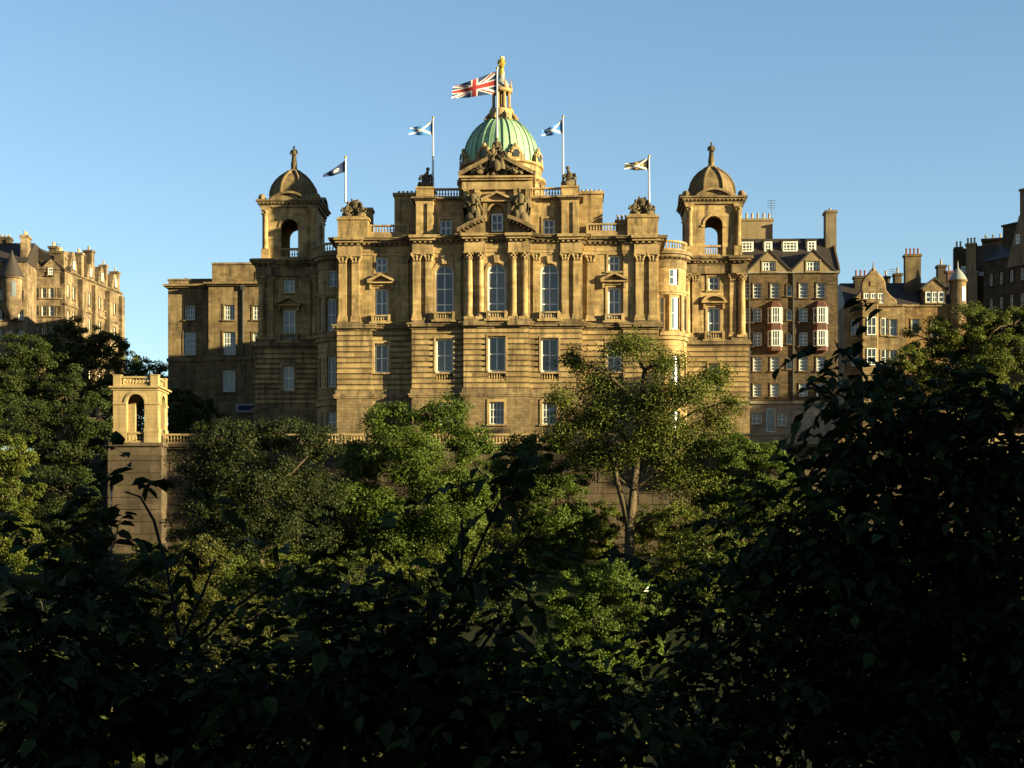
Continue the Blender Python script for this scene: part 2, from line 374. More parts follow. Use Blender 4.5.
def offset_plan(segs, p, back):
    """front outline of a stepped facade pushed out by p, closed along y = back"""
    pts = [(segs[0][0] - p, back)]
    for i, (a, b, v) in enumerate(segs):
        if i == 0: x0 = a - p
        else: x0 = a - p if v < segs[i - 1][2] else a + p
        x1 = b + p if i == len(segs) - 1 or v < segs[i + 1][2] else b - p
        pts += [(x0, v - p), (x1, v - p)]
    pts.append((segs[-1][1] + p, back)); return pts
def dentils(mb, segs, p0, p1, z0, z1, sp=.62, w=.32):
    for i, (a, b, v) in enumerate(segs):
        n = max(1, int((b - a) / sp))
        for k in range(n):
            x = a + (k + .5) * (b - a) / n; mb.box(x - w / 2, x + w / 2, v - p1, v - p0 + .02, z0, z1)
def column(T, u, v, z0, z1, r, square=False, depth=.3, half=False, mat='ash'):
    """base, shaft and a leafy capital (sub-part)"""
    mb = MB(); hb = .75; hc = 1.05; zc = z1 - hc
    if square:
        mb.box(u - r, u + r, v - depth, v + .05, z0 + hb, zc)
        mb.box(u - r - .1, u + r + .1, v - depth - .1, v + .05, z0 + .32, z0 + hb - .002); mb.box(u - r - .18, u + r + .18, v - depth - .18, v + .05, z0, z0 + .322)
    else:
        mb.box(u - r * 1.4, u + r * 1.4, v - r * 1.4, v + r * 1.4, z0, z0 + .32)
        mb.lathe(u, v, [(r * 1.35, z0 + .32), (r * 1.35, z0 + .5), (r * 1.1, z0 + .56), (r * 1.18, z0 + .7), (r, z0 + .76), (r, z0 + 3), (r * .86, zc)], 14)
    o = T.put('pilaster' if square else 'column', mb, mat)
    cp = MB()
    if square:
        cp.prism([(u - r * .95, zc), (u + r * .95, zc), (u + r * 1.35, z1 - .2), (u - r * 1.35, z1 - .2)], v - depth - .1, v + .03)
        cp.box(u - r * 1.5, u + r * 1.5, v - depth - .25, v + .03, z1 - .2, z1)
        for row, zz in ((0, .25), (1, .55)):
            for k in range(3): cp.ball((u + (k - 1) * r * (.75 + .25 * row), v - depth - .12 - .06 * row, zc + zz), (.14, .13, .2), 6, 4)
        for s in (-1, 1): cp.ball((u + s * r * 1.3, v - depth - .18, z1 - .32), (.17, .17, .16), 6, 4)
    else:
        cp.lathe(u, v, [(r * .86, zc), (r * 1.0, zc + .06), (r * .9, zc + .1), (r * 1.05, zc + .45), (r * 1.35, z1 - .2)], 12)
        cp.box(u - r * 1.45, u + r * 1.45, v - r * 1.45, v + r * 1.45, z1 - .2, z1)
        for row, (zz, rr) in enumerate(((.28, 1.02), (.58, 1.18), (.78, 1.42))):
            for k in range(8):
                a = 2 * math.pi * (k + .5 * row) / 8
                cp.ball((u + rr * r * math.cos(a), v + rr * r * math.sin(a), zc + zz), (.12, .12, .17), 6, 4)
    T.put('capital', cp, 'trim', o)
    return o
def balcony(T, cx, w, v, z0, z1, proj=.75, parent=None):
    mb = MB(); a, b = cx - w / 2, cx + w / 2
    mb.box(a - .1, b + .1, v - proj - .1, v + .02, z0 - .25, z0 - .003)
    for s in (a + .25, b - .25): mb.prismx([(v + .01, z0 - .25), (v - proj * .8, z0 - .25), (v + .01, z0 - .95)], s - .15, s + .15)
    balustrade(mb, (a + .18, v - proj + .18), (b - .18, v - proj + .18), z0, z1 - z0, .3, .11)
    for s in (a + .19, b - .19): mb.box(s - .14, s + .14, v - proj + .37, v + .01, z0, z1 - .04)
    return T.put('balcony', mb, 'trim', parent)
def chimney(T, x0, x1, y0, y1, z0, z1, n, mat, pot='pot', ph=.9, axis='x'):
    mb = MB(); mb.box(x0, x1, y0, y1, z0, z1 - .35); mb.box(x0 - .15, x1 + .15, y0 - .15, y1 + .15, z1 - .35, z1)
    o = T.put('chimney', mb, mat, smooth=False)
    if n:
        p = MB()
        for i in range(n):
            t = (i + .5) / n
            cx, cy = (x0 + (x1 - x0) * t, (y0 + y1) / 2) if axis == 'x' else ((x0 + x1) / 2, y0 + (y1 - y0) * t)
            p.lathe(cx, cy, [(.2, z1), (.2, z1 + .1), (.15, z1 + .15), (.14, z1 + ph - .12), (.19, z1 + ph - .1), (.19, z1 + ph)], 8)
        T.put('chimney_pots', p, pot, o)
    return o
# ------------------------------------------------------------------ ground
def ground_z(x, y):
    ks = [(-400, -1.7), (7, -1.7), (26, -6.5), (70, -10.5), (105, -9.5), (150, -4.0), (172, 0.0), (182.5, 0.8)]
    def lerp(t):
        for (a, za), (b, zb) in zip(tab, tab[1:]):
            if t <= b: return za + (zb - za) * max(0, (t - a)) / (b - a)
        return tab[-1][1]
    inside = -46 < x < 90
    tab = ks + ([(183.5, 13.2), (245, 13.6)] if inside else [(235, 14.0)]) + [(300, 20.0), (420, 21.0), (700, 5.0), (5000, -40)]
    return lerp(y) + (0.25 * math.sin(x * .21 + y * .13) if y < 182 and y > 9 else 0)
gx = sorted(set([-3000, -1200, -600, -300] + list(range(-160, -44, 6)) + [-46.01, -45.99] + list(range(-40, 90, 6)) + [89.99, 90.01] + list(range(96, 170, 8)) + [300, 600, 1200, 3000]))
gy = [-400, -100, -30, 0, 7] + list(range(10, 180, 5)) + [180, 182.5, 183.5, 190, 200, 215, 230, 245, 270, 300, 350, 420, 550, 700, 1200, 5000]
gv = [(x, y, ground_z(x, y)) for y in gy for x in gx]; nx = len(gx)
gf = [(j * nx + i, j * nx + i + 1, (j + 1) * nx + i + 1, (j + 1) * nx + i) for j in range(len(gy) - 1) for i in range(nx - 1)]
M['grass'] = simple('rough_grass_bank', (0.018, 0.021, 0.006), (0.013, 0.011, 0.005), 0.6, 0.95, 0, 0.05, 0.6)
g = make_obj('ground', gv, gf, M['grass'], None, True, 60); g['kind'] = 'structure'; g['label'] = 'grassy garden slope rising to the terrace'; g['category'] = 'ground'

# ------------------------------------------------------------------ the domed building
B = Thing('domed_building', -1.9, 200.0, 13.2, -2.0, 'big golden sandstone palace with a green copper dome and two domed corner towers', 'building')
SEG = [(-20.3, -15.85, 1.75), (-15.85, -10.7, 2.0), (-10.7, -4.15, .6), (-4.15, 4.15, 0.0), (4.15, 10.7, .6), (10.7, 15.85, 2.0), (15.85, 20.3, 1.75)]
BK = 20.5
WX = {'wing': 14.7, 'side': 6.6}                 # window axes
# openings (a,b,z0,z1) for each storey
op_base = [(s * q - .95, s * q + .95, 16.9, 19.8) for s in (-1, 1) for q in (6.6, 14.7)] + [(-.95, .95, 16.9, 19.8)]
op_rust = [(s * 6.6 - 1.15, s * 6.6 + 1.15, 22.4, 27.9) for s in (-1, 1)] + [(-1.15, 1.15, 22.4, 28.1)] + [(s * 14.7 - .95, s * 14.7 + .95, 23.6, 27.5) for s in (-1, 1)]
op_pn = [(s * 6.6 - 1.2, s * 6.6 + 1.2, 30.1, 37.2) for s in (-1, 1)] + [(-1.2, 1.2, 30.1, 37.2)] + [(s * 14.7 - .85, s * 14.7 + .85, 30.6, 34.4) for s in (-1, 1)] + [(s * 14.7 - .75, s * 14.7 + .75, 36.3, 38.45) for s in (-1, 1)]
wb, wr, wp, wc = MB(), MB(), MB(), MB()
for a, b, v in SEG:
    th = 1.45 if v == .6 else 1.05
    wall(wb, a, b, 11.5, 20.4, v - .22, th + .2, op_base)
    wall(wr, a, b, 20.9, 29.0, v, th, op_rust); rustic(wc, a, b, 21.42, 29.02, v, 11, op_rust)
    wall(wp, a, b, 29.9, 38.5, v, th, op_pn)
for s in (-1, 1):
    for mb, z0, z1 in ((wb, 11.5, 20.4), (wr, 20.9, 29.0), (wp, 29.9, 38.5)):
        mb.box(s * 20.3, s * 19.3, 3.9, BK, z0, z1)
for s in (-1, 0, 1): spandrel(wp, s * 6.6, 1.2, 36.0, 37.2, .6 if s else 0.0, .5)
B.put('basement_wall', wb, 'base', smooth=False)
o = B.put('rusticated_wall', wr, 'rust_shade', smooth=False); B.put('raised_courses', wc, 'rust', o, smooth=False)
B.put('upper_wall', wp, 'ash', smooth=False)
core = MB(); core.box(-19.2, 19.2, 4.7, BK - .1, 11.5, 40.2); core.box(-23.8, -19.21, 15.5, 22.0, 11.5, 40.0); core.box(19.21, 23.8, 15.5, 22.0, 11.5, 40.0)
B.put('rear_wall', core, 'ash', smooth=False)
def course(name, specs, mat, extra=None):
    mb = MB()
    for p, z0, z1 in specs: mb.prismz(offset_plan(SEG, p, BK - .3), z0, z1)
    if extra: extra(mb)
    return B.put(name, mb, mat, smooth=False)
course('plinth_course', [(.35, 20.4, 20.62), (.45, 20.62, 20.9), (.2, 20.9, 21.45)], 'ledge')
course('ledge_cornice', [(.2, 29.0, 29.25), (.5, 29.25, 29.55), (.62, 29.55, 29.75), (.3, 29.75, 29.9)], 'ledge')
course('entablature', [(.1, 38.5, 38.9), (.16, 38.9, 39.6)], 'ash')
course('main_cornice', [(.3, 39.6, 39.75), (.62, 40.0, 40.3), (.95, 40.3, 40.5), (1.05, 40.5, 40.65)], 'ledge', lambda mb: (mb.prismz(offset_plan(SEG, .28, BK - .3), 39.75, 40.0), dentils(mb, SEG, .27, .56, 39.75, 39.995)))
pl = MB()
for a, b, v in SEG:
    pass
# pedestal under the columns
course('column_pedestal', [(.22, 29.9, 30.05)], 'trim')
for s in (-1, 1):
    column(B, s * 3.45, -.1, 30.05, 38.5, .46); column(B, s * 2.05, -.1, 30.05, 38.5, .46)
    column(B, s * 8.55, .6, 30.05, 38.5, .44, True, .32); column(B, s * 10.05, .6, 30.05, 38.5, .5, True, .32)
    column(B, s * 11.75, 2.0, 30.05, 38.5, .48, True, .3)
    column(B, s * 17.9, 1.75, 30.05, 38.5, .5, True, .35); column(B, s * 19.55, 1.75, 30.05, 38.5, .5, True, .35)
    column(B, s * 4.95, .6, 30.05, 38.5, .42, True, .3)
# entablature blocks that break forward over the column pairs
for s in (-1, 1):
    for (a, b, v) in ((1.45, 4.05, -.62), (7.95, 10.6, .2), (17.2, 20.2, 1.35)):
        lo, hi = min(s * a, s * b), max(s * a, s * b); eb = MB()
        eb.box(lo, hi, v, v + .9, 38.502, 39.59); eb.box(lo, hi, v + .002, v + .5, 39.592, 39.75); dentils(eb, [(lo, hi, v)], -.1, .3, 39.745, 40.0)
        eb.box(lo - .25, hi + .25, v - .5, v + .7, 39.997, 40.297); eb.box(lo - .4, hi + .4, v - .78, v + .8, 40.295, 40.645)
        B.put('entablature_block', eb, 'trim', smooth=False)
        eb = MB(); v -= .05; eb.box(lo, hi, v - .03, v + .9, 29.735, 30.048); eb.box(lo - .1, hi + .1, v - .13, v + .9, 29.252, 29.748); B.put('pedestal_block', eb, 'ledge', smooth=False)
# windows
for s in (-1, 0, 1):
    v = 0.0 if s == 0 else .6; x = s * 6.6
    window(B, x, 30.15, 37.15, 2.3, v + .42, 2, 4, True, 'glass', .11, .38, 'trim', v)
    k = MB(); k.prism([(x - .25, 37.1), (x + .25, 37.1), (x + .4, 38.1), (x - .4, 38.1)], v - .3, v + .05); B.put('keystone', k, 'trim', smooth=False)
    balcony(B, x, 2.9, v, 30.05, 31.0, .85)
    window(B, x, 23.6, 28.0 if s == 0 else 27.8, 2.2, v + .45, 2, 2, False, 'glass', .12, .22, 'trim', v - .12, sill=False)
    bm = MB(); balustrade(bm, (x - 1.15, v + .1), (x + 1.15, v + .1), 22.4, 1.15, .32, .11, False); B.put('window_balustrade', bm, 'trim')
    window(B, x, 16.95, 19.75, 1.8, v + .1, 4, 3, False, 'glass', .07, .32, 'trim', v - .22)
for s in (-1, 1):
    x, v = s * 14.7, 2.0
    window(B, x, 23.7, 27.4, 1.8, v + .4, 2, 2, False, 'glass', .13, .3, 'trim', v - .12)
    window(B, x, 36.35, 38.4, 1.45, v + .35, 2, 2, False, 'glass', .12, .25, 'trim', v)
    window(B, x, 30.65, 34.35, 1.6, v + .35, 2, 2, False, 'glass', .13, .3, 'trim', v, sill=False)
    window(B, x, 16.95, 19.75, 1.8, v + .1, 2, 2, False, 'glass', .09, .32, 'trim', v - .22)
    balcony(B, x, 2.7, v, 30.05, 30.9, .8)
    pm = MB(); pediment_tri(pm, x, 1.7, 35.1, 36.1, v, .75)
    for q in (-1, 1): pm.box(x + q * 1.35 - .15, x + q * 1.35 + .15, v - .45, v, 34.2, 34.9)
    pm.box(x - 1.25, x + 1.25, v - .3, v, 34.62, 34.93)
    B.put('window_pediment', pm, 'trim', smooth=False)
# parapets of the wings
for s in (-1, 1):
    pb = MB(); 
    a, b = sorted((s * 11.2, s * 16.3))
    pb.box(a, b, 2.0, 2.5, 40.651, 41.3); balustrade(pb, (a, 2.25), (b, 2.25), 41.302, 1.15, .36, .13, True)
    B.put('parapet_balustrade', pb, 'trim')
    bl = MB(); a, b = sorted((s * 16.35, s * 20.2))
    bl.box(a, b, 1.55, 5.6, 40.651, 43.0); bl.box(a - .15, b + .15, 1.4, 5.75, 43.0, 43.25); bl.box(a, b, 5.62, BK - 1, 40.651, 42.6)
    bl.box(a + .2, b - .2, 1.7, 5.4, 43.25, 43.5)
    o = B.put('parapet_pedestal', bl, 'ash', smooth=False)
    lm = MB(); m_ = (a + b) / 2
    for q, h_ in ((-1.15, 2.4), (-.45, 2.7), (.45, 2.6), (1.1, 2.3)): figure(lm, (m_ + q * .9, 3.2 + .2 * (h_ > 2.5), 43.45), h_, abs(q) > 1, lean=-q)
    lm.lathe(m_, 3.9, [(.45, 43.4), (.6, 44.2), (.85, 45.2), (.95, 45.5), (.5, 45.9)], 10); lumps(lm, a + .5, b - .5, 3.6, 43.4, [.8, 1.1, 1.3, 1.1, .8], .7, .35, 5 + s)
    B.put('sculpture_group', lm, 'carved', o)
    if s < 0: chimney(B, -17.9, -16.5, 6.5, 8.5, 40.65, 45.6, 0, 'ash')
    else:
        chimney(B, 15.1, 17.2, 7.5, 9.5, 40.65, 44.0, 4, 'ash', 'pot', .8); chimney(B, 18.0, 19.9, 6.0, 7.8, 40.65, 45.0, 0, 'dark_st')
# attic storey over the centre
ASEG = [(-10.3, -8.0, 1.0), (-8.0, 8.0, 1.5), (8.0, 10.3, 1.0)]
at = MB(); aop = [(s * 6.5 - .75, s * 6.5 + .75, 40.8, 43.0) for s in (-1, 1)]
for a, b, v in ASEG: wall(at, a, b, 40.65, 45.25, v, 1.6, aop)
at.box(-10.2, 10.2, 3.15, 9.5, 40.65, 45.4)
for s in (-1, 1):
    a, b = sorted((s * 10.35, s * 13.3)); at.box(a, b, 4.2, 9.0, 40.65, 46.6); at.box(a - .2, b + .2, 4.0, 9.2, 46.6, 46.95)
    for q in (8.45, 9.85):
        at.box(s * q - .35, s * q + .35, 0.82, 1.01, 40.7, 44.9)
B.put('attic_wall', at, 'ash', smooth=False)
ac = MB()
for p, z0, z1 in ((.2, 45.25, 45.42), (.5, 45.42, 45.66)): ac.prismz(offset_plan(ASEG, p, 9.4), z0, z1)
B.put('attic_cornice', ac, 'ledge', smooth=False)
for s in (-1, 1):
    window(B, s * 6.5, 40.85, 42.95, 1.45, 1.85, 2, 2, False, 'glass', .12, .25, 'trim', 1.5)
    bb = MB(); a, b = sorted((s * 4.2, s * 8.2)); balustrade(bb, (a, 1.8), (b, 1.8), 45.66, 1.25, .36, .13, False); B.put('attic_balustrade', bb, 'trim')
    pd = MB(); a, b = sorted((s * 8.05, s * 10.2)); pd.box(a, b, 1.1, 4.2, 45.66, 46.75); pd.box(a - .12, b + .12, 0.98, 4.35, 46.75, 47.0)
    o = B.put('statue_pedestal', pd, 'ash', smooth=False)
    st = MB(); figure(st, (s * 9.1, 2.6, 47.0), 3.0, True, lean=-s)
    st.box(s * 9.1 - .75, s * 9.1 + .75, 2.6, 3.5, 47.0, 47.9); st.tube([(s * 9.1 + .8, 2.2, 47.0), (s * 9.1 + .7, 2.3, 48.2), (s * 9.1 + .75, 2.3, 48.9)], [.14, .12, .06]); st.ball((s * 9.1 - .8, 2.5, 47.5), (.3, .3, .5))
    B.put('statue', st, 'carved', o)
    cp = MB()
    for i in range(5): cp.lathe(s * (10.75 + i * .55), 6.5, [(.17, 46.95), (.14, 47.0), (.13, 47.6), (.17, 47.65), (.17, 47.7)], 8)
    B.put('chimney_pots', cp, 'pot')
# frontispiece
fr = MB(); fop = [(-.95, .95, 40.5, 44.6)]
wall(fr, -4.25, 4.25, 40.65, 46.4, .7, 2.0, fop); spandrel(fr, 0, .95, 43.65, 44.6, .7, 1.0); fr.box(-.95, .95, 1.4, 2.0, 43.3, 44.6)
for s in (-1, 1):
    fr.box(s * 1.75, s * 1.25, .35, .72, 40.65, 45.0); fr.box(s * 4.2, s * 3.55, .3, .72, 40.65, 46.4); fr.box(s * 2.6, s * 2.1, .3, .72, 40.65, 46.4)
B.put('frontispiece_wall', fr, 'ash', smooth=False)
fe = MB(); fe.box(-4.4, 4.4, .25, 3.0, 46.4, 47.5); fe.box(-4.5, 4.5, -.1, 3.2, 47.5, 47.75); fe.box(-4.75, 4.75, -.35, 3.4, 47.75, 48.0)
B.put('frontispiece_entablature', fe, 'trim', smooth=False)
tp = MB(); tp.prism([(-4.4, 48.0), (4.4, 48.0), (0, 50.2)], .5, 3.3)
for s in (-1, 1): tp.prism([(s * 4.75, 48.003), (s * 1.1, 49.9), (s * 1.1, 50.4), (s * 4.85, 48.45)], -.45, 3.3)
o = B.put('top_pediment', tp, 'ledge', smooth=False)
lm = MB()
for x, z, h, ln_ in ((-2.9, 48.1, 1.3, -1), (-2.1, 48.15, 1.9, -1), (-1.35, 48.6, 2.1, 1), (1.35, 48.6, 2.1, -1), (2.1, 48.15, 1.9, 1), (2.9, 48.1, 1.3, 1)): figure(lm, (x, .0, z), h, abs(x) > 1.5, lean=ln_)
figure(lm, (-.55, -.2, 48.9), 3.0, False, lean=1); figure(lm, (.6, -.2, 48.8), 2.9, False, lean=-1); figure(lm, (0, .1, 49.8), 3.1, False)
lm.lathe(0, -.5, [(.15, 48.5), (.45, 48.7), (.55, 49.2), (.4, 49.7), (.15, 49.9)], 10, 0, 1, .5); lumps(lm, -2.0, 2.0, .35, 48.2, [1.0, 1.7, 2.2, 2.4, 2.2, 1.7, 1.0], .5, .4, 21)
for q in (-1, 1): lm.tube([(q * .3, -.3, 50.2), (q * 1.0, -.4, 50.9), (q * 1.3, -.3, 50.3), (q * 1.9, -.3, 49.6)], [.16, .22, .2, .1], 6)
B.put('sculpture_crest', lm, 'carved', o)
window(B, 0, 41.3, 43.55, 1.5, 1.25, 2, 2, False, 'glass', .12, 0)
ip = MB(); pediment_tri(ip, 0, 1.95, 45.0, 46.1, .7, .65, .26); archivolt(ip, 0, .95, .25, 43.65, .5, .22); B.put('inner_pediment', ip, 'trim', smooth=False)
# broken lower pediment with seated figures
for s in (-1, 1):
    lp = MB()
    n = 6; lo = []; hi = []
    for i in range(n + 1):
        t = i / n; x = s * (4.9 - 3.5 * t); z = 40.9 + 1.6 * (1 - (1 - t) ** 1.3)
        lo.append((x, z - .05)); hi.append((x, z + .42))
    for i in range(n): lp.prism([lo[i], lo[i + 1], hi[i + 1], hi[i]], -1.25, .75)
    lp.prism([(s * 4.5, 40.66)] + [(x, z + .02) for x, z in lo] + [(s * 1.5, 40.66)], -.2, .72)
    for k in range(7):
        t = (k + .5) / 7; x = s * (4.7 - 3.2 * t); z = 40.8 + 1.6 * (1 - (1 - t) ** 1.3); lp.box(x - .14, x + .14, -1.1, -.2, z - .22, z)
    B.put('broken_pediment', lp, 'ledge', smooth=False)
for s in (-1, 1):
    st = MB(); figure(st, (s * 2.95, -.15, 41.9), 4.6, False, lean=-s); st.ball((s * 3.3, -.2, 42.6), (.75, .6, .9)); st.ball((s * 2.5, -.3, 43.0), (.5, .5, .8)); st.ball((s * 3.4, 0, 44.2), (.4, .4, 1.0))
    st.tube([(s * 2.6, -.3, 45.2), (s * 2.1, -.4, 44.2), (s * 1.8, -.45, 43.6)], [.25, .2, .15]); st.tube([(s * 3.9, .0, 42), (s * 4.0, 0, 44), (s * 3.8, 0, 45.5)], [.35, .3, .12])
    B.put('statue', st, 'carved')
# dome
DV = 14.0
dr = MB(); dr.lathe(0, DV, [(5.6, 44.6), (5.6, 45.4), (5.3, 45.5), (5.3, 49.8), (5.55, 49.95), (5.95, 50.2), (5.95, 50.55), (5.35, 50.7), (5.35, 52.0), (5.65, 52.15), (5.65, 52.4), (5.1, 52.5)], 48)
o = B.put('drum', dr, 'ash', ang=25)
for k in range(16):
    a = 2 * math.pi * (k + .5) / 16
    pm = MB(); pm.lathe(5.45 * math.sin(a), DV - 5.45 * math.cos(a), [(.38, 45.4), (.34, 45.7), (.3, 49.4), (.42, 49.8)], 8); B.put('drum_column', pm, 'trim', o)
dprof = [(5.08, 52.6), (5.04, 53.6), (4.86, 54.7), (4.5, 55.8), (3.96, 56.75), (3.32, 57.55), (2.6, 58.2), (1.7, 58.65)]
dm = MB(); dm.lathe(0, DV, dprof, 64)
dome = B.put('dome', dm, 'copper', ang=59.2)
rb = MB()
for k in range(32):
    a = 2 * math.pi * (k + .5) / 32; w = (.11 if k % 4 in (0, 1) else .05); pr = .09 if k % 4 in (0, 1) else .04
    q = [((r + pr * .5) * math.sin(a), DV - (r + pr * .5) * math.cos(a), z + pr * .4) for r, z in dprof]
    rb.tube(q, [w * (.5 + .5 * r / 5.15) for r, z in dprof], 5)
B.put('dome_ribs', rb, 'copper_rib', dome)
for k in range(8):
    a = 2 * math.pi * (k + .5) / 8; c, s = math.cos(a), math.sin(a)
    d = MB(); d.box(-1.0, 1.0, -5.55, -4.0, 53.15, 54.2); d.prism([(-1.0, 54.2), (1.0, 54.2)] + arch_pts(0, .8, 54.55, 8, 0, math.pi), -5.55, -3.9)
    archivolt(d, 0, .55, .3, 54.15, -5.75, .25, 8); d.box(-1.35, -.95, -5.6, -4.6, 53.15, 54.1); d.box(.95, 1.35, -5.6, -4.6, 53.15, 54.1); d.ball((0, -5.4, 55.4), (.35, .3, .4)); d.ball((-.9, -5.35, 54.4), (.3, .3, .3)); d.ball((.9, -5.35, 54.4), (.3, .3, .3))
    rot = lambda v: [(x * c - y * s, x * s + y * c + DV, z) for x, y, z in v]
    d.v = [(x * .85, y + .05, 52.3 + (z - 53.15) * .85) for x, y, z in d.v]; d.v = rot(d.v); o = B.put('dome_dormer', d, 'trim', dome, ang=30)
    g = MB(); g.prism([(-.5, 53.6), (.5, 53.6)] + arch_pts(0, .5, 54.2, 8, 0, math.pi), -5.64, -5.57); g.v = [(x * .85, y + .02, 52.3 + (z - 53.15) * .85) for x, y, z in g.v]; g.v = rot(g.v); B.put('oculus_pane', g, 'glass', o)
ln = MB(); ln.lathe(0, DV, [(2.15, 58.2), (2.15, 58.55), (1.75, 58.65), (1.6, 60.1), (1.35, 60.2)], 16)
for k in range(8):
    a = 2 * math.pi * (k + .5) / 8; ca, sa = math.cos(a), math.sin(a)
    ln.tube([(1.12 * sa, DV - 1.12 * ca, 60.1), (1.12 * sa, DV - 1.12 * ca, 62.7)], [.2, .17], 6)
    ln.tube([(2.25 * sa, DV - 2.25 * ca, 58.5), (1.95 * sa, DV - 1.95 * ca, 59.1), (1.45 * sa, DV - 1.45 * ca, 59.7), (1.35 * sa, DV - 1.35 * ca, 60.4)], [.32, .26, .2, .1], 6)
    ln.lathe(1.38 * sa, DV - 1.38 * ca, [(.14, 63), (.2, 63.2), (.08, 63.4), (.05, 64.1)], 6)
ln.lathe(0, DV, [(1.35, 62.4), (1.5, 62.55), (1.5, 62.8), (1.25, 63)], 16); ln.lathe(0, DV, [(.28, 60.1), (.28, 62.5)], 8)
lan = B.put('lantern', ln, 'trim')
cp = MB(); cp.lathe(0, DV, [(1.35, 62.95), (1.15, 63.3), (.95, 63.8), (.55, 64.2), (.4, 64.55), (.45, 64.7), (.3, 64.8)], 16); B.put('lantern_cap', cp, 'lead', lan)
gs = MB(); figure(gs, (0, DV, 64.75), 2.75, False); gs.ball((0, DV - .1, 66.2), (.42, .35, .6)); gs.tube([(.2, DV, 66.6), (.3, DV, 67.3)], [.12, .06]); gs.ball((0, DV, 66.9), .2); B.put('gold_statue', gs, 'gold', lan)

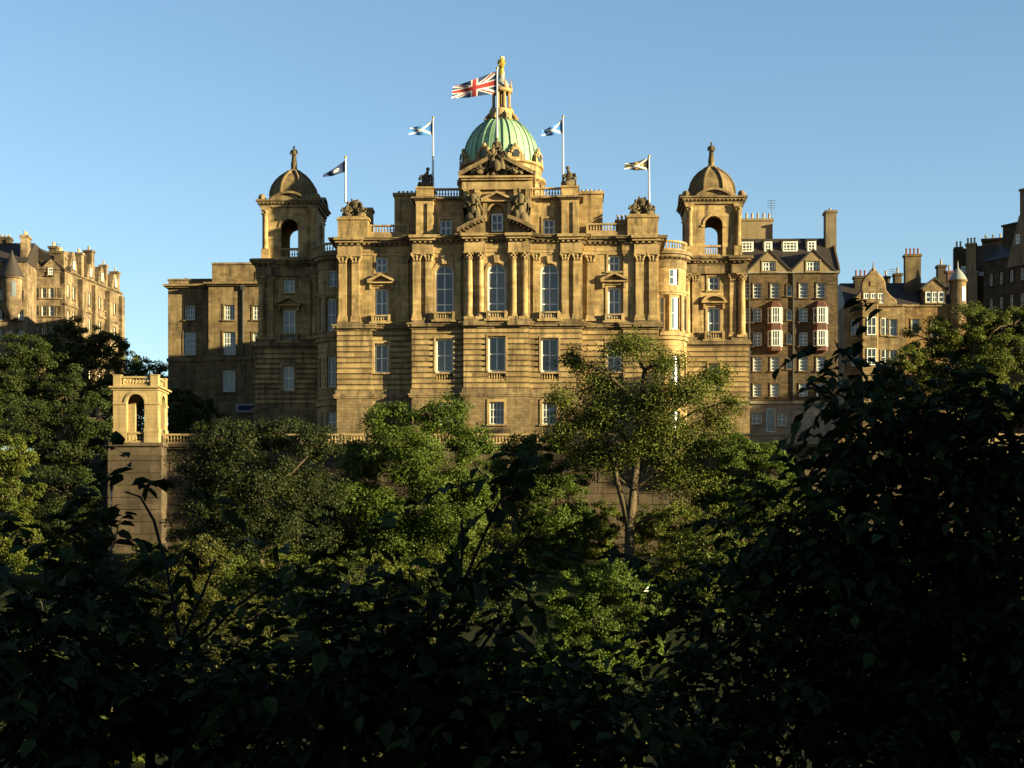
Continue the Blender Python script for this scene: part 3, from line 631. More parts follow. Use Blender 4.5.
# towers with curved bows in front of them
def tower(s, tx):
    tv, hw = 19.0, 4.35; side = lambda a, b: sorted((tx + s * a, tx + s * b))
    cv = tv + hw
    tb, trr, tu, tcs = MB(), MB(), MB(), MB()
    pane = 'pane_pale' if s < 0 else 'glass'
    o1, o2 = [(tx - .8, tx + .8, 23.2, 26.8)], [(tx - .9, tx + .9, 30.1, 34.6), (tx - .85, tx + .85, 36.7, 38.8)]
    wall(tb, tx - hw - .45, tx + hw + .45, 11.5, 20.4, tv - .45, .8); tb.box(tx - hw - .45, tx + hw + .45, tv + .35, tv + 2 * hw + .3, 11.5, 20.4)
    wall(trr, tx - hw - .25, tx + hw + .25, 20.9, 29.0, tv - .25, .8, o1); rustic(tcs, tx - hw - .25, tx + hw + .25, 21.4, 29.0, tv - .25, 11, o1); trr.box(tx - hw - .25, tx + hw + .25, tv + .55, tv + 2 * hw + .25, 20.9, 29.0)
    for q in range(11):
        h = 7.6 / 11; tcs.box(tx + hw + .24, tx + hw + .38, tv - .2, tv + 2 * hw, 21.4 + q * h + .12, 21.4 + (q + 1) * h - .12)
    wall(tu, tx - hw + .35, tx + hw - .35, 29.9, 39.0, tv + .35, .7, o2); tu.box(tx - hw + .35, tx + hw - .35, tv + 1.05, tv + 2 * hw, 29.9, 39.0)
    B.put('tower_basement', tb, 'base', smooth=False); o = B.put('tower_rusticated_wall', trr, 'rust_shade', smooth=False); B.put('raised_courses', tcs, 'rust', o, smooth=False); B.put('tower_upper_wall', tu, 'ash', smooth=False)
    tr = MB()
    TS = [(tx - hw, tx + hw, tv)]
    for nm, sp in (('tower_plinth_course', ((.55, 20.4, 20.62), (.65, 20.62, 20.9), (.35, 20.9, 21.38))), ('tower_ledge', ((.35, 29.0, 29.3), (.7, 29.3, 29.6), (.55, 29.6, 29.9)))):
        tq = MB()
        for p, z0, z1 in sp: tq.prismz(offset_plan(TS, p, tv + 2 * hw + p), z0, z1)
        if nm == 'tower_ledge':
            for q in (-1, 1): a, b = sorted((tx + q * 4.5, tx + q * 2.3)); tq.box(a, b, tv - .4, tv + .4, 29.85, 30.3)
        B.put(nm, tq, 'ledge', smooth=False)
    for p, z0, z1 in ((.12, 39.0, 40.2), (.3, 40.2, 40.4), (.28, 40.4, 40.66), (.62, 40.66, 40.95), (.9, 40.95, 41.3)):
        tr.prismz(offset_plan(TS, p, tv + 2 * hw + p), z0, z1)
    dentils(tr, TS, .27, .55, 40.4, 40.655)
    for q in (-1, 1):
        a, b = sorted((tx + q * 4.5, tx + q * 2.3)); tr.box(a, b, tv - .45, tv + .5, 39.003, 40.2); tr.box(a - .3, b + .3, tv - .95, tv + .3, 40.663, 40.947); tr.box(a - .45, b + .45, tv - 1.2, tv + .3, 40.953, 41.297); dentils(tr, [(a, b, tv - .45)], -.1, .28, 40.4, 40.652)
        column(B, tx + q * 3.75, tv + .1, 30.3, 39.0, .5); column(B, tx + q * 2.55, tv + .34, 30.3, 39.0, .42, True, .3)
    B.put('tower_cornice', tr, 'ledge', smooth=False)
    window(B, tx, 23.25, 26.75, 1.5, tv + .1, 2, 2, False, pane, .12, .25, 'trim', tv - .4)
    window(B, tx, 30.2, 34.5, 1.7, tv + .65, 2, 2, False, pane, .12, .3, 'trim', tv + .35, sill=False)
    window(B, tx, 36.8, 38.7, 1.55, tv + .65, 2, 2, False, pane, .12, .25, 'trim', tv + .35)
    balcony(B, tx, 3.0, tv + .35, 30.0, 31.1, .9)
    pm = MB()
    if s > 0: pediment_seg(pm, tx, 1.75, 35.2, 36.2, tv + .35, .7)
    else: pediment_tri(pm, tx, 1.75, 35.1, 36.2, tv + .35, .7)
    pm.box(tx - 1.3, tx + 1.3, tv, tv + .36, 34.8, 35.05)
    for q in (-1, 1): pm.box(tx + q * 1.3 - .15, tx + q * 1.3 + .15, tv - .1, tv + .36, 34.2, 34.95)
    B.put('window_pediment', pm, 'trim', smooth=False)
    # belvedere
    w = 3.75; bz0, bz1 = 41.3, 48.6; bl = MB()
    bl.box(tx - w - .35, tx + w + .35, cv - w - .35, cv + w + .35, 41.3, 41.55)
    ops = [(-1.2, 1.2, 41.55, 47.0)]
    for rot4 in range(4):
        q = MB(); a0 = -w if rot4 % 2 == 0 else -w + .9
        wall(q, a0, -a0, 41.55, bz1, -w, .9, ops); spandrel(q, 0, 1.2, 45.8, 47.0, -w, .9); archivolt(q, 0, 1.2, .3, 45.8, -w - .12, .2)
        for e in (-1, 1):
            q.box(e * 1.2, e * 1.75, -w - .12, -w, 45.45, 45.78)
        c, n = [(1, 0), (0, 1), (-1, 0), (0, -1)][rot4]
        bl.v, bl.f = bl.v, bl.f; bl.add([(tx + x * c - y * n, cv + x * n + y * c, z) for x, y, z in q.v], q.f)
    B.put('belvedere', bl, 'ash', smooth=False)
    for ex in (-1, 1):
        for ey in (-1, 1):
            cm = MB(); cx, cy = tx + ex * 3.3, cv + ey * (w + .1)
            cm.box(cx - .55, cx + .55, cy - .3, cy + .3, 41.55, 42.9); cm.lathe(cx, cy, [(.42, 42.9), (.38, 43.2), (.34, 47.4), (.4, 47.5), (.5, 48.2)], 10); cm.box(cx - .6, cx + .6, cy - .35, cy + .35, 48.2, 48.59)
            for k in range(6): cm.ball((cx + .45 * math.cos(k), cy + .4 * math.sin(k), 47.8 + .06 * (k % 3)), (.14, .14, .25), 6, 4)
            B.put('belvedere_column', cm, 'ash')
    for rot4 in range(4):
        q = MB(); balustrade(q, (-1.2, -w + .3), (1.2, -w + .3), 41.55, 1.5, .32, .12, False)
        c, n = [(1, 0), (0, 1), (-1, 0), (0, -1)][rot4]; q.v = [(tx + x * c - y * n, cv + x * n + y * c, z) for x, y, z in q.v]
        B.put('belvedere_balustrade', q, 'trim')
    bc = MB(); bc.box(tx - w - .3, tx + w + .3, cv - w - .3, cv + w + .3, 48.6, 49.2)
    bc.box(tx - w - .6, tx + w + .6, cv - w - .6, cv + w + .6, 49.2, 49.4); bc.box(tx - w - .8, tx + w + .8, cv - w - .8, cv + w + .8, 49.4, 49.62)
    for rot4 in range(4):
        q = MB(); pediment_seg(q, 0, 2.6, 49.63, 50.75, -w - .2, .55, .3); c, n = [(1, 0), (0, 1), (-1, 0), (0, -1)][rot4]
        bc.add([(tx + x * c - y * n, cv + x * n + y * c, z) for x, y, z in q.v], q.f)
        for e in (-1, 1):
            ex, ey = e * 3.75, -w - .1; bc.ball((tx + ex * c - ey * n, cv + ex * n + ey * c, 49.95), (.5, .5, .55))
    for k in range(16):
        for rot4 in range(4):
            c, n = [(1, 0), (0, 1), (-1, 0), (0, -1)][rot4]; x0, y0 = -4 + k * .533, -w - .45
            X, Y = tx + x0 * c - y0 * n, cv + x0 * n + y0 * c; bc.box(X - .13, X + .13, Y - .13, Y + .13, 49.02, 49.19)
    bc.lathe(tx, cv, [(3.55, 49.62), (3.55, 50.6), (3.35, 50.7)], 8, R(22.5))
    B.put('belvedere_cornice', bc, 'ledge', smooth=False)
    pr = [(3.12, 50.7), (3.06, 51.3), (2.84, 52.1), (2.38, 52.9), (1.8, 53.55), (1.15, 54.05), (.7, 54.4)]
    d = MB(); d.lathe(tx, cv, [(r / math.cos(R(22.5)), z) for r, z in pr], 8, R(22.5)); o = B.put('tower_dome', d, 'dome_stone', ang=15)
    rb = MB()
    for k in range(8):
        a = R(22.5) + 2 * math.pi * k / 8; rb.tube([(tx + r * 1.09 * math.cos(a), cv + r * 1.09 * math.sin(a), z + .04) for r, z in pr], .17, 5)
        None
    rb.lathe(tx, cv, [(.9, 54.2), (.85, 54.5), (.45, 54.8), (.4, 55.2), (.3, 55.4)], 8)
    B.put('dome_ribs', rb, 'dome_stone', o)
    f = MB(); figure(f, (tx, cv, 55.2), 2.9); f.ball((tx, cv, 56.9), (.3, .28, .6)); B.put('tower_statue', f, 'carved', o)
    # curved bow
    bx, bv, br = s * 21.6, 14.0, 3.0; A = R(88)
    bw = MB(); ba = MB()
    up = R(25) if s > 0 else -R(12); lo = up + R(4) * s
    w1 = []
    for z0, z1 in ((30.4, 34.6), (22.9, 26.9)): w1 += [(lo - R(12), lo + R(12), z0, z1), (lo + R(30) , lo + R(42), z0, z1), (lo - R(42), lo - R(30), z0, z1)]
    w1 += [(up - R(13), up + R(13), 36.2, 38.3), (lo - R(13), lo + R(13), 16.9, 19.6)]
    for z0, z1, rr in ((11.5, 20.4, br + .1), (20.9, 29.0, br), (29.9, 38.5, br)):
        for a, b, c, dd in solid_cells(-A, A, z0, z1, w1): bw.arc(bx, bv, br - .6, rr, a, b, c, dd, max(1, int((b - a) / .14)))
    for q in range(11):
        h = 8.0 / 11
        for a, b, c, dd in solid_cells(-A, A, 21.2 + q * h * .96 + .05, 21.2 + (q + 1) * h * .96 - .05, w1): bw.arc(bx, bv, br - .1, br + .1, a, b, c, dd, max(1, int((b - a) / .14)))
    B.put('bow_wall', bw, 'ash', ang=20)
    for z0, z1, pr_ in ((20.4, 20.9, .4), (29.0, 29.5, .3), (29.5, 29.9, .5), (34.9, 35.2, .15), (35.2, 35.5, .3), (38.5, 39.6, .1), (39.6, 39.8, .25), (39.8, 40.2, .6), (40.2, 40.65, .85)):
        if z0 in (29.0, 34.9, 38.5): B.put('bow_moulding', ba, 'trim', ang=20); ba = MB()
        ba.arc(bx, bv, br - .5, br + pr_, -A, A, z0 + .002, z1 + .004, 20)
    for k in range(16):
        a = -A + 2 * A * (k + .5) / 16; x, y = bx + (br + .35) * math.sin(a), bv - (br + .35) * math.cos(a); ba.box(x - .13, x + .13, y - .13, y + .13, 39.63, 39.79)
    B.put('bow_cornice', ba, 'ledge', ang=20)
    bb = MB()
    bb.arc(bx, bv, br - .2, br + .15, -A, A, 40.66, 41.0, 18); bb.arc(bx, bv, br - .22, br + .17, -A, A, 41.8, 42.05, 18)
    for k in range(22):
        a = -A + 2 * A * (k + .5) / 22; bb.lathe(bx + br * math.sin(a), bv - br * math.cos(a), baluster_prof(40.99, .82, .12), 6)
    B.put('bow_balustrade', bb, 'trim')
    for (a, b, c, dd) in w1:
        fm = MB(); n = 4
        fm.arc(bx, bv, br - .3, br - .18, a, a + .035, c, dd, 1); fm.arc(bx, bv, br - .3, br - .18, b - .035, b, c, dd, 1); fm.arc(bx, bv, br - .3, br - .18, a + .035, b - .035, c, c + .12, n); fm.arc(bx, bv, br - .3, br - .18, a + .035, b - .035, dd - .12, dd, n); fm.arc(bx, bv, br - .3, br - .19, a + .035, b - .035, (c + dd) / 2 - .05, (c + dd) / 2 + .05, n)
        if b - a > .35: m_ = (a + b) / 2; fm.arc(bx, bv, br - .3, br - .185, m_ - .018, m_ + .018, c + .12, dd - .12, 1)
        o = B.put('window', fm, 'white', smooth=False); g = MB(); g.arc(bx, bv, br - .4, br - .26, a, b, c, dd, 8); B.put('pane', g, 'glass_clear' if s > 0 else 'glass', o)
    for a in (lo - R(18), lo + R(18), lo - R(47), lo + R(47)):
        for z0, z1 in ((30.2, 34.9),): cm = MB(); cm.lathe(bx + (br + .05) * math.sin(a), bv - (br + .05) * math.cos(a), [(.22, z0), (.2, z1 - .5), (.3, z1)], 8); B.put('bow_column', cm, 'trim')
tower(-1, -29.5)
tower(1, 28.8)
# ------------------------------------------------------------------ neighbouring buildings
def facade(T, name, u0, u1, z0, z1, v, th, mat, wins=(), depth=None, side=True):
    """wall with openings plus its windows; wins: (cx, z0, z1, w, cols, rows, pane, surround)"""
    mb = MB(); ops = [(c - w / 2, c + w / 2, a, b) for c, a, b, w, *_ in wins]
    wall(mb, u0, u1, z0, z1, v, th, ops)
    if depth:
        mb.box(u0, u0 + .5, v + th, v + depth, z0, z1); mb.box(u1 - .5, u1, v + th, v + depth, z0, z1); mb.box(u0 + .5, u1 - .5, v + th + .5, v + depth, z0, z1 - .05)
    T.put(name, mb, mat, smooth=False)
    for c, a, b, w, cols, rows, pane, sur in wins:
        window(T, c, a + .01, b - .01, w - .02, v + .18, cols, rows, False, pane, .07, sur, mat if mat != 'tenement' else 'tenement', v, sill=bool(sur))
def antenna(T, u, v, z0, z1):
    mb = MB(); mb.tube([(u, v, z0), (u, v, z1)], .045, 5)
    for k in range(4): mb.tube([(u - .6, v, z1 - .2 - k * .35), (u + .6, v, z1 - .25 - k * .35)], .03, 4)
    return T.put('aerial', mb, 'iron')

A = Thing('annex_building', (214 - CX) / F * 240, 240.0, 13.3, -2.0, 'plain flat roofed brown stone block left of the shaded domed tower', 'building')
aw = lambda px, y0, y1, w, c, r, pane, v=0: (A.u(px, v), A.z(y1, v), A.z(y0, v), w, c, r, pane, .22)
facade(A, 'left_wall'.replace('left_', 'side_'), A.u(168, 1.6), A.u(209, 1.6), 13.0, A.z(286, 1.6), 1.6, .9, 'annex', [aw(190, 305, 320, 1.55, 4, 3, 'glass', 1.6), aw(190, 332, 355, 1.8, 4, 4, 'pane_pale', 1.6)], 14)
facade(A, 'front_wall', A.u(208.5), A.u(300), 13.0, A.z(286), 0, 1.0, 'annex', [aw(229.5, 305, 320, 1.6, 4, 3, 'glass'), aw(229.5, 332, 355, 1.85, 4, 4, 'pane_pale'), aw(229, 370, 392, 1.9, 2, 2, 'pane_pale'), aw(258, 306, 320, 1.5, 3, 3, 'pane_pale'), aw(258, 333, 348, 1.5, 2, 2, 'pane_pale')], 15)
mb = MB(); zc = A.z(286)
mb.box(A.u(168, 1.6) - .3, A.u(209), 1.1, 15.4, zc, zc + .2); mb.box(A.u(168, 1.6) - .6, A.u(209) - .2, .8, 15.6, zc + .2, zc + .5)
mb.box(A.u(208.5) - .3, A.u(300), -.4, 15.3, zc + .003, zc + .203); mb.box(A.u(208.5) - .6, A.u(300), -.75, 15.5, zc + .203, zc + .503)
A.put('cornice', mb, 'ledge', smooth=False); mb = MB()
zs = A.z(360); mb.box(A.u(168, 1.6) - .15, A.u(208.5) - .1, 1.35, 2, zs, zs + .45); mb.box(A.u(208.5) - .2, A.u(300), -.28, .3, zs + .004, zs + .454)
A.put('string_course', mb, 'ledge', smooth=False)
mb = MB(); mb.box(A.u(168.5, 2), A.u(210), 2, 12, zc + .5, A.z(278)); mb.box(A.u(168.5, 2) - .15, A.u(210), 1.85, 12.1, A.z(278), A.z(278) + .25)
A.put('parapet', mb, 'annex', smooth=False)
facade(A, 'attic_wall', A.u(212, .6), A.u(300), zc + .5, A.z(264), .6, .7, 'annex', [(A.u(258.5), A.z(280), A.z(272), .9, 2, 2, 'glass', .15)], 10)
mb = MB(); mb.box(A.u(212) - .15, A.u(300), .4, 10.9, A.z(264), A.z(264) + .3); A.put('attic_coping', mb, 'ledge', smooth=False)
mb = MB(); mb.tube([(A.u(243), -.18, A.z(286)), (A.u(243), -.18, zs + .5)], .12, 6); mb.box(A.u(243) - .3, A.u(243) + .3, -.4, -.05, A.z(290), A.z(286)); A.put('downpipe', mb, 'iron')
mb = MB(); mb.box(A.u(181), A.u(182.5), 2.2, 3, A.z(277), A.z(275)); A.put('roof_vent', mb, 'lead', smooth=False)
S = Thing('wall_sign', A.X, A.Y - .5, 13.3, -2.0, 'long pale edged dark blue board low on the shaded brown block', 'sign')
mb = MB(); mb.box(S.u(235.5), S.u(257), 0, .12, S.z(412.5), S.z(403.5)); S.put('board', mb, 'lead', smooth=False)
mb = MB(); mb.box(S.u(238.5), S.u(256.5), -.03, -.001, S.z(410.3), S.z(405.6)); S.put('panel', mb, 'navy', smooth=False)
mb = MB(); mb.box(S.u(240), S.u(256), .12, .45, S.z(408.4), S.z(407.6)); S.put('bracket', mb, 'iron', smooth=False)

# tenement with two gables
Tn = Thing('gabled_tenement', (795 - CX) / F * 225, 225.0, 13.3, -2.0, 'tall brown tenement with two pale gables and red and white bay windows', 'building')
tw = lambda px, y0, y1, w, c=2, r=2, pane='glass': (Tn.u(px), Tn.z(y1), Tn.z(y0), w, c, r, pane, .14)
rows = [(283, 298), (308, 322), (332, 346), (357, 371), (383.5, 396.5)]; wins = []
for i, (a, b) in enumerate(rows):
    for px in (745, 757.5, 775, 803.5, 821):
        if i in (1, 2) and px in (775, 821): continue
        wins.append(tw(px, a, b, 1.25, 2, 4, 'pane_pale' if (i > 2 or px == 803.5) else 'glass'))
    if i < 4: wins.append(tw(789.5, a + 2, b - 2, .75, 1, 2))
L_, R_ = Tn.u(738), Tn.u(838); ze = Tn.z(273)
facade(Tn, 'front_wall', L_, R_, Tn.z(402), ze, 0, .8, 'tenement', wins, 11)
gw = [(Tn.u(757), Tn.z(424), Tn.z(413), 1.5, 2, 2, 'glass', .1), (Tn.u(782), Tn.z(426), Tn.z(413), 1.3, 2, 2, 'glass', .1), (Tn.u(771), Tn.z(432), Tn.z(408), 1.35, 1, 1, 'glass', .0)]
facade(Tn, 'ground_floor_wall', L_, R_, 13.0, Tn.z(402), -.12, .9, 'white_st', gw, 10)
mb = MB(); mb.box(L_, R_, -.45, .1, Tn.z(404), Tn.z(402) + .1); mb.box(L_ - .2, R_ + .2, -.3, .2, ze - .05, ze + .18)
Tn.put('string_course', mb, 'white_st', smooth=False)
mb = MB()
for c in (799, 833): archivolt(mb, Tn.u(c), .75, .22, Tn.z(413), -.3, .2)
Tn.put('door_arch', mb, 'white_st')
zr = 46.4
mb = MB(); mb.prismx([(-.25, ze + .1), (6.0, zr), (12.2, ze + .1)], L_ - .1, R_ + .05); Tn.put('roof', mb, 'slate', smooth=False)
mb = MB(); mb.prismx([(-.1, ze), (0.1, ze + .7), (6.0, zr + .35), (11.9, ze + .7), (12, ze)], R_ + .06, R_ + .3); Tn.put('end_gable', mb, 'tenement', smooth=False)
for px in (769, 813):
    c = Tn.u(px); hw = 3.0; za = Tn.z(250.5); g0 = ze + .19
    o = [(c - .95, c + .95, Tn.z(272.5), Tn.z(261))]
    mb = MB(); n = 12
    def gz(x): return g0 + (za - g0) * (1 - abs(x - c) / hw)
    # triangular wall with a window hole built in strips
    xs = [c - hw, c - .95, c, c + .95, c + hw]
    for xa, xb in zip(xs, xs[1:]):
        lo = max(g0, Tn.z(261)) if abs((xa + xb) / 2 - c) < .95 else g0
        q = [(xa, lo), (xb, lo), (xb, gz(xb) + 1e-3), (xa, gz(xa) + 1e-3)]
        mb.prism(q, -.16, .5)
    o = Tn.put('gable', mb, 'render', smooth=False)
    window(Tn, c, g0 + .02, Tn.z(261) - .02, 1.85, .05, 4, 2, False, 'glass', .12, .16, 'render', -.16, parent=None)
    mb = MB()
    for s in (-1, 1): mb.prism([(c + s * (hw + .15), g0 - .12), (c, za + .02), (c, za + .28), (c + s * (hw + .15), g0 + .18)], -.32, 5.2)
    Tn.put('gable_roof', mb, 'slate', smooth=False)
for px, w in ((746, 1.9), (768, 1.0), (790, 2.0), (811.5, 1.1)):
    c = Tn.u(px, 3.6); zb, zt = Tn.z(251.5, 3.6), Tn.z(241.5, 3.6)
    mb = MB(); mb.box(c - w / 2 - .12, c + w / 2 + .12, 3.7, 5.6, zb - .8, zt + .1); o = Tn.put('dormer', mb, 'white', smooth=False)
    window(Tn, c, zb, zt, w, 3.58, 2 if w < 1.5 else 4, 3, False, 'glass', .1, 0, parent=None)
    mb = MB(); mb.box(c - w / 2 - .3, c + w / 2 + .3, 3.45, 6, zt + .1, zt + .28); Tn.put('dormer_roof', mb, 'slate', o, smooth=False)
for px in (775, 820.5):
    c = Tn.u(px); w = 1.0
    P = [(c - w, 0), (c - .6, -1.0), (c + .6, -1.0), (c + w, 0)]
    off = lambda k: [(c - w - k, 0.02), (c - .6 - k * .6, -1.0 - k), (c + .6 + k * .6, -1.0 - k), (c + w + k, 0.02)]
    zz = [Tn.z(q) for q in (353.5, 347, 331, 324, 308, 302.5)]
    mb = MB()
    v0 = off(-.55); mb.prismz(off(0), zz[1] - .6, zz[1]); n0 = len(mb.v); 
    mb.add([(x * .4 + c * .6, y * .3, zz[0]) for x, y in off(0)] + [(x, y, zz[1] - .6) for x, y in off(0)], [(0, 1, 5, 4), (1, 2, 6, 5), (2, 3, 7, 6), (3, 2, 1, 0)])
    o = Tn.put('bay', mb, 'redtile', smooth=False)
    mb = MB(); mb.prismz(off(0.02), zz[2], zz[3]); Tn.put('bay_band', mb, 'redtile', o, smooth=False); mb = MB(); mb.add([(x, y, zz[4]) for x, y in off(.1)] + [(x * .55 + c * .45, y * .2, zz[5] + .2) for x, y in off(0)], [(0, 1, 5, 4), (1, 2, 6, 5), (2, 3, 7, 6), (4, 5, 6, 7)])
    Tn.put('bay_roof', mb, 'redtile', o, smooth=False)
    for a, b in ((zz[1], zz[2]), (zz[3], zz[4])):
        f = MB(); f.prismz(off(.06), a, a + .14); f.prismz(off(.06), b - .14, b)
        for (xa, ya), (xb, yb) in zip(P, P[1:]):
            for t in ((0.04, .17, .83, .96) if abs(xb - xa) < 1 else (.03, .1, .36, .64, .9, .97)):
                x, y = xa + (xb - xa) * t, ya + (yb - ya) * t; f.box(x - .05, x + .05, y - .06, y + .03, a, b)
        f.prismz(off(.03), (a + b) / 2 - .05, (a + b) / 2 + .05)
        q = Tn.put('bay_window', f, 'white', o, smooth=False)
    g = MB(); g.prismz(off(-.02), zz[1], zz[2]); g.prismz(off(-.02), zz[3], zz[4]); Tn.put('pane', g, 'glass', o, smooth=False)
for px in (749, 793): mb = MB(); mb.tube([(Tn.u(px), -.15, ze), (Tn.u(px), -.15, Tn.z(402))], .11, 6); Tn.put('downpipe', mb, 'iron')
chimney(Tn, Tn.u(738, 8), Tn.u(772, 8), 7.2, 8.8, ze + 1, Tn.z(219.5, 8), 6, 'render', 'pot', .9)
chimney(Tn, Tn.u(824.5, 5.5), Tn.u(835, 5.5), 4.2, 6.4, ze + 1, Tn.z(212.5, 5.5), 1, 'grey_st', 'pot', .5)
antenna(Tn, Tn.u(771.5, 8), 8, Tn.z(220, 8), Tn.z(199, 8))

# house with curved gable and turret
H = Thing('turreted_house', (895 - CX) / F * 240, 240.0, 13.4, -2.0, 'ornate sandstone house with a curved gable and a pale capped round turret', 'building')
hw_ = lambda px, y0, y1, w, c=2, r=2, pane='glass': (H.u(px), H.z(y1), H.z(y0), w, c, r, pane, .16)
ze = H.z(304.5)
facade(H, 'front_wall', H.u(844.5), H.u(905), 13.2, ze, 0, .8, 'tan', [hw_(855, 319, 335, 1.2), hw_(885, 318, 335, 1.0), hw_(893.5, 319, 336, 1.2), hw_(855, 350, 366, 1.2), hw_(885, 350, 366, 1.0), hw_(893.5, 350, 366, 1.2)], 11)
facade(H, 'rubble_wall', H.u(905.5), H.u(968), 13.2, ze, .15, .8, 'orange', [hw_(915.5, 319, 334, 1.2, 2, 2, 'pane_pale'), hw_(935, 322, 337, 1.2), hw_(915.5, 350, 365, 1.2)], 11)
mb = MB(); mb.box(H.u(844.5) - .15, H.u(905) + .1, -.3, .05, ze - .3, ze); mb.box(H.u(905.5), H.u(968) + .1, -.1, .2, ze - .33, ze - .02); H.put('cornice', mb, 'tan', smooth=False)
c = H.u(866.5)
mb = MB(); mb.prismz([(c - 1.05, .02), (c - .75, -1.1), (c + 1.4, -1.1), (c + 1.75, .02)], 13.2, H.z(304)); mb.prismz([(c - 1.25, .03), (c - .9, -1.3), (c + 1.55, -1.3), (c + 1.95, .03)], H.z(304), H.z(300)); H.put('bay', mb, 'tan', smooth=False)
for y0, y1 in ((318, 336), (349, 366)): window(H, c + .55, H.z(y1), H.z(y0), 1.4, -1.2, 2, 2, False, 'glass', .08, 0); window(H, c + .55 + 1.9, H.z(y1), H.z(y0), .8, -.08, 1, 2, False, 'glass', .08, 0)
c = H.u(873.5); g = [(-3.35, 304), (-3.3, 301), (-2.4, 296), (-1.75, 290.5), (-1.65, 283), (-1.3, 278), (-.7, 274.5), (-.35, 271), (.35, 271), (.7, 274.5), (1.3, 278), (1.65, 283), (1.75, 290.5), (2.4, 296), (3.3, 301), (3.35, 304)]
mb = MB(); mb.prism([(c + x, H.z(y)) for x, y in g][::-1], -.12, .6); H.put('curved_gable', mb, 'tan', smooth=False)
mb = MB(); mb.tube([(c + x, .2, H.z(y) + .05) for x, y in g], .2, 6); mb.lathe(c, .2, [(.25, H.z(271)), (.3, H.z(269)), (.12, H.z(267)), (.03, H.z(261))], 8); H.put('gable_coping', mb, 'tan')
for dx in (-1.05, 0, 1.05): window(H, c + dx, H.z(303.5), H.z(293), .85, -.2, 2, 2, False, 'glass', .09, .1, 'tan', -.16)
mb = MB(); mb.box(c - .5, c + .5, -.22, -.1, H.z(286), H.z(281)); mb.box(c - 1.6, c + 1.6, -.25, -.1, H.z(292), H.z(290.8)); H.put('carved_panel', mb, 'tan', smooth=False)
mb = MB(); mb.prismx([(-.1, ze), (4.5, H.z(283, 4.5)), (9.5, H.z(283, 4.5)), (11.5, ze)], H.u(845), H.u(967)); H.put('roof', mb, 'slate', smooth=False)
c = H.u(934.5); mb = MB(); mb.prism([(c - 1.75, ze), (c + 1.75, ze), (c + 1.75, H.z(289)), (c, H.z(279)), (c - 1.75, H.z(289))], -.1, 3.5); o = H.put('dormer', mb, 'tan', smooth=False)
for dx in (-.95, 0, .95): window(H, c + dx, H.z(303), H.z(292), .85, -.18, 2 if dx == 0 else 1, 2, False, 'glass', .09, .08, 'tan', -.14)
mb = MB()
for s in (-1, 1): mb.prism([(c + s * 2.05, H.z(290.5)), (c, H.z(279.3)), (c, H.z(277)), (c + s * 2.1, H.z(288.5))], -.3, 4); 
H.put('dormer_roof', mb, 'slate', o, smooth=False)
for px0, px1, y0, v, n, m, pt in ((854, 867, 276.5, 4, 3, 'dark_st', 'redpot'), (904.5, 920, 255, 3, 4, 'carved', 'redpot'), (882.5, 889, 277, 6, 1, 'carved', 'pot'), (894, 901, 274, 6, 1, 'carved', 'pot'), (937, 945, 266, 8, 1, 'dark_st', 'pot'), (946.5, 952, 272, 8, 1, 'redtile', 'pot')):
    chimney(H, H.u(px0, v), H.u(px1, v), v - .7, v + .7, ze - .5, H.z(y0, v), n, m, pt, .95)
t0, r = H.u(957.5, .5), 1.2
mb = MB(); mb.lathe(t0, .3, [(.3, H.z(330)), (r, H.z(316)), (r, H.z(283)), (r + .2, H.z(282)), (r + .25, H.z(280.5)), (r * .8, H.z(280))], 20); o = H.put('turret', mb, 'tan', ang=30)
mb = MB(); mb.lathe(t0, .3, [(r + .18, H.z(280.4)), (r * .95, H.z(277)), (r * .62, H.z(273)), (r * .3, H.z(270)), (.12, H.z(268)), (.05, H.z(262)), (.01, H.z(260.5))], 20); H.put('turret_cap', mb, 'lead', o)
mb = MB(); a0 = R(20); mb.arc(t0, .3, r + .01, r + .04, R(18), R(48), H.z(302), H.z(288), 3); H.put('turret_window', mb, 'white', o)
antenna(H, H.u(893, 6), 6, ze, H.z(268, 6))

# dark stacks and the sooty row
K = Thing('sooty_block', (970 - CX) / F * 265, 265.0, 15.0, -20.0, 'dark sooty block crowned by yellow chimney pots behind the turret', 'building')
mb = MB(); mb.box(K.u(953), K.u(975), 0, 9, 14, K.z(248)); mb.box(K.u(975), K.u(996), .6, 9, 14, K.z(249)); K.put('wall', mb, 'dark_st', smooth=False)
mb = MB(); mb.prism([(K.u(975), K.z(272)), (K.u(997), K.z(272)), (K.u(997), K.z(246)), (K.u(975), K.z(246))], .3, 8); K.put('roof', mb, 'slate', smooth=False)
chimney(K, K.u(954.5), K.u(962), .2, 1.4, 20, K.z(246), 2, 'dark_st', 'pot', 1.0); chimney(K, K.u(966), K.u(976), -.2, 1.2, 20, K.z(243.5), 3, 'render', 'pot', 1.0)
chimney(K, K.u(982, 4), K.u(1004, 4), 3.6, 4.6, 20, K.z(240, 4), 3, 'dark_st', 'pot', .7)
chimney(K, K.u(969), K.u(978), -1.9, -.8, 20, K.z(273), 2, 'render', 'pot', 1.3)
window(K, K.u(964), K.z(275), K.z(266), .9, -.12, 2, 2, False, 'pane_pale', .08, 0); window(K, K.u(981), K.z(276), K.z(267), .9, .4, 2, 2, False, 'pane_pale', .08, 0)
Q = Thing('sooty_tenement', 77.2, 262.0, 15.0, -58.0, 'near black tenement row with a pale harled gable at the right edge', 'building')
wins = []
for zz_ in (44.6, 40.6, 36.4, 32.2):
    for k in range(8): wins.append((1.6 + k * 2.1, zz_, zz_ + 2.0, .8, 2, 2, 'glass', .12))
facade(Q, 'wall', 0, 19, 15, 48.8, 0, .8, 'dark_st', wins, 12)
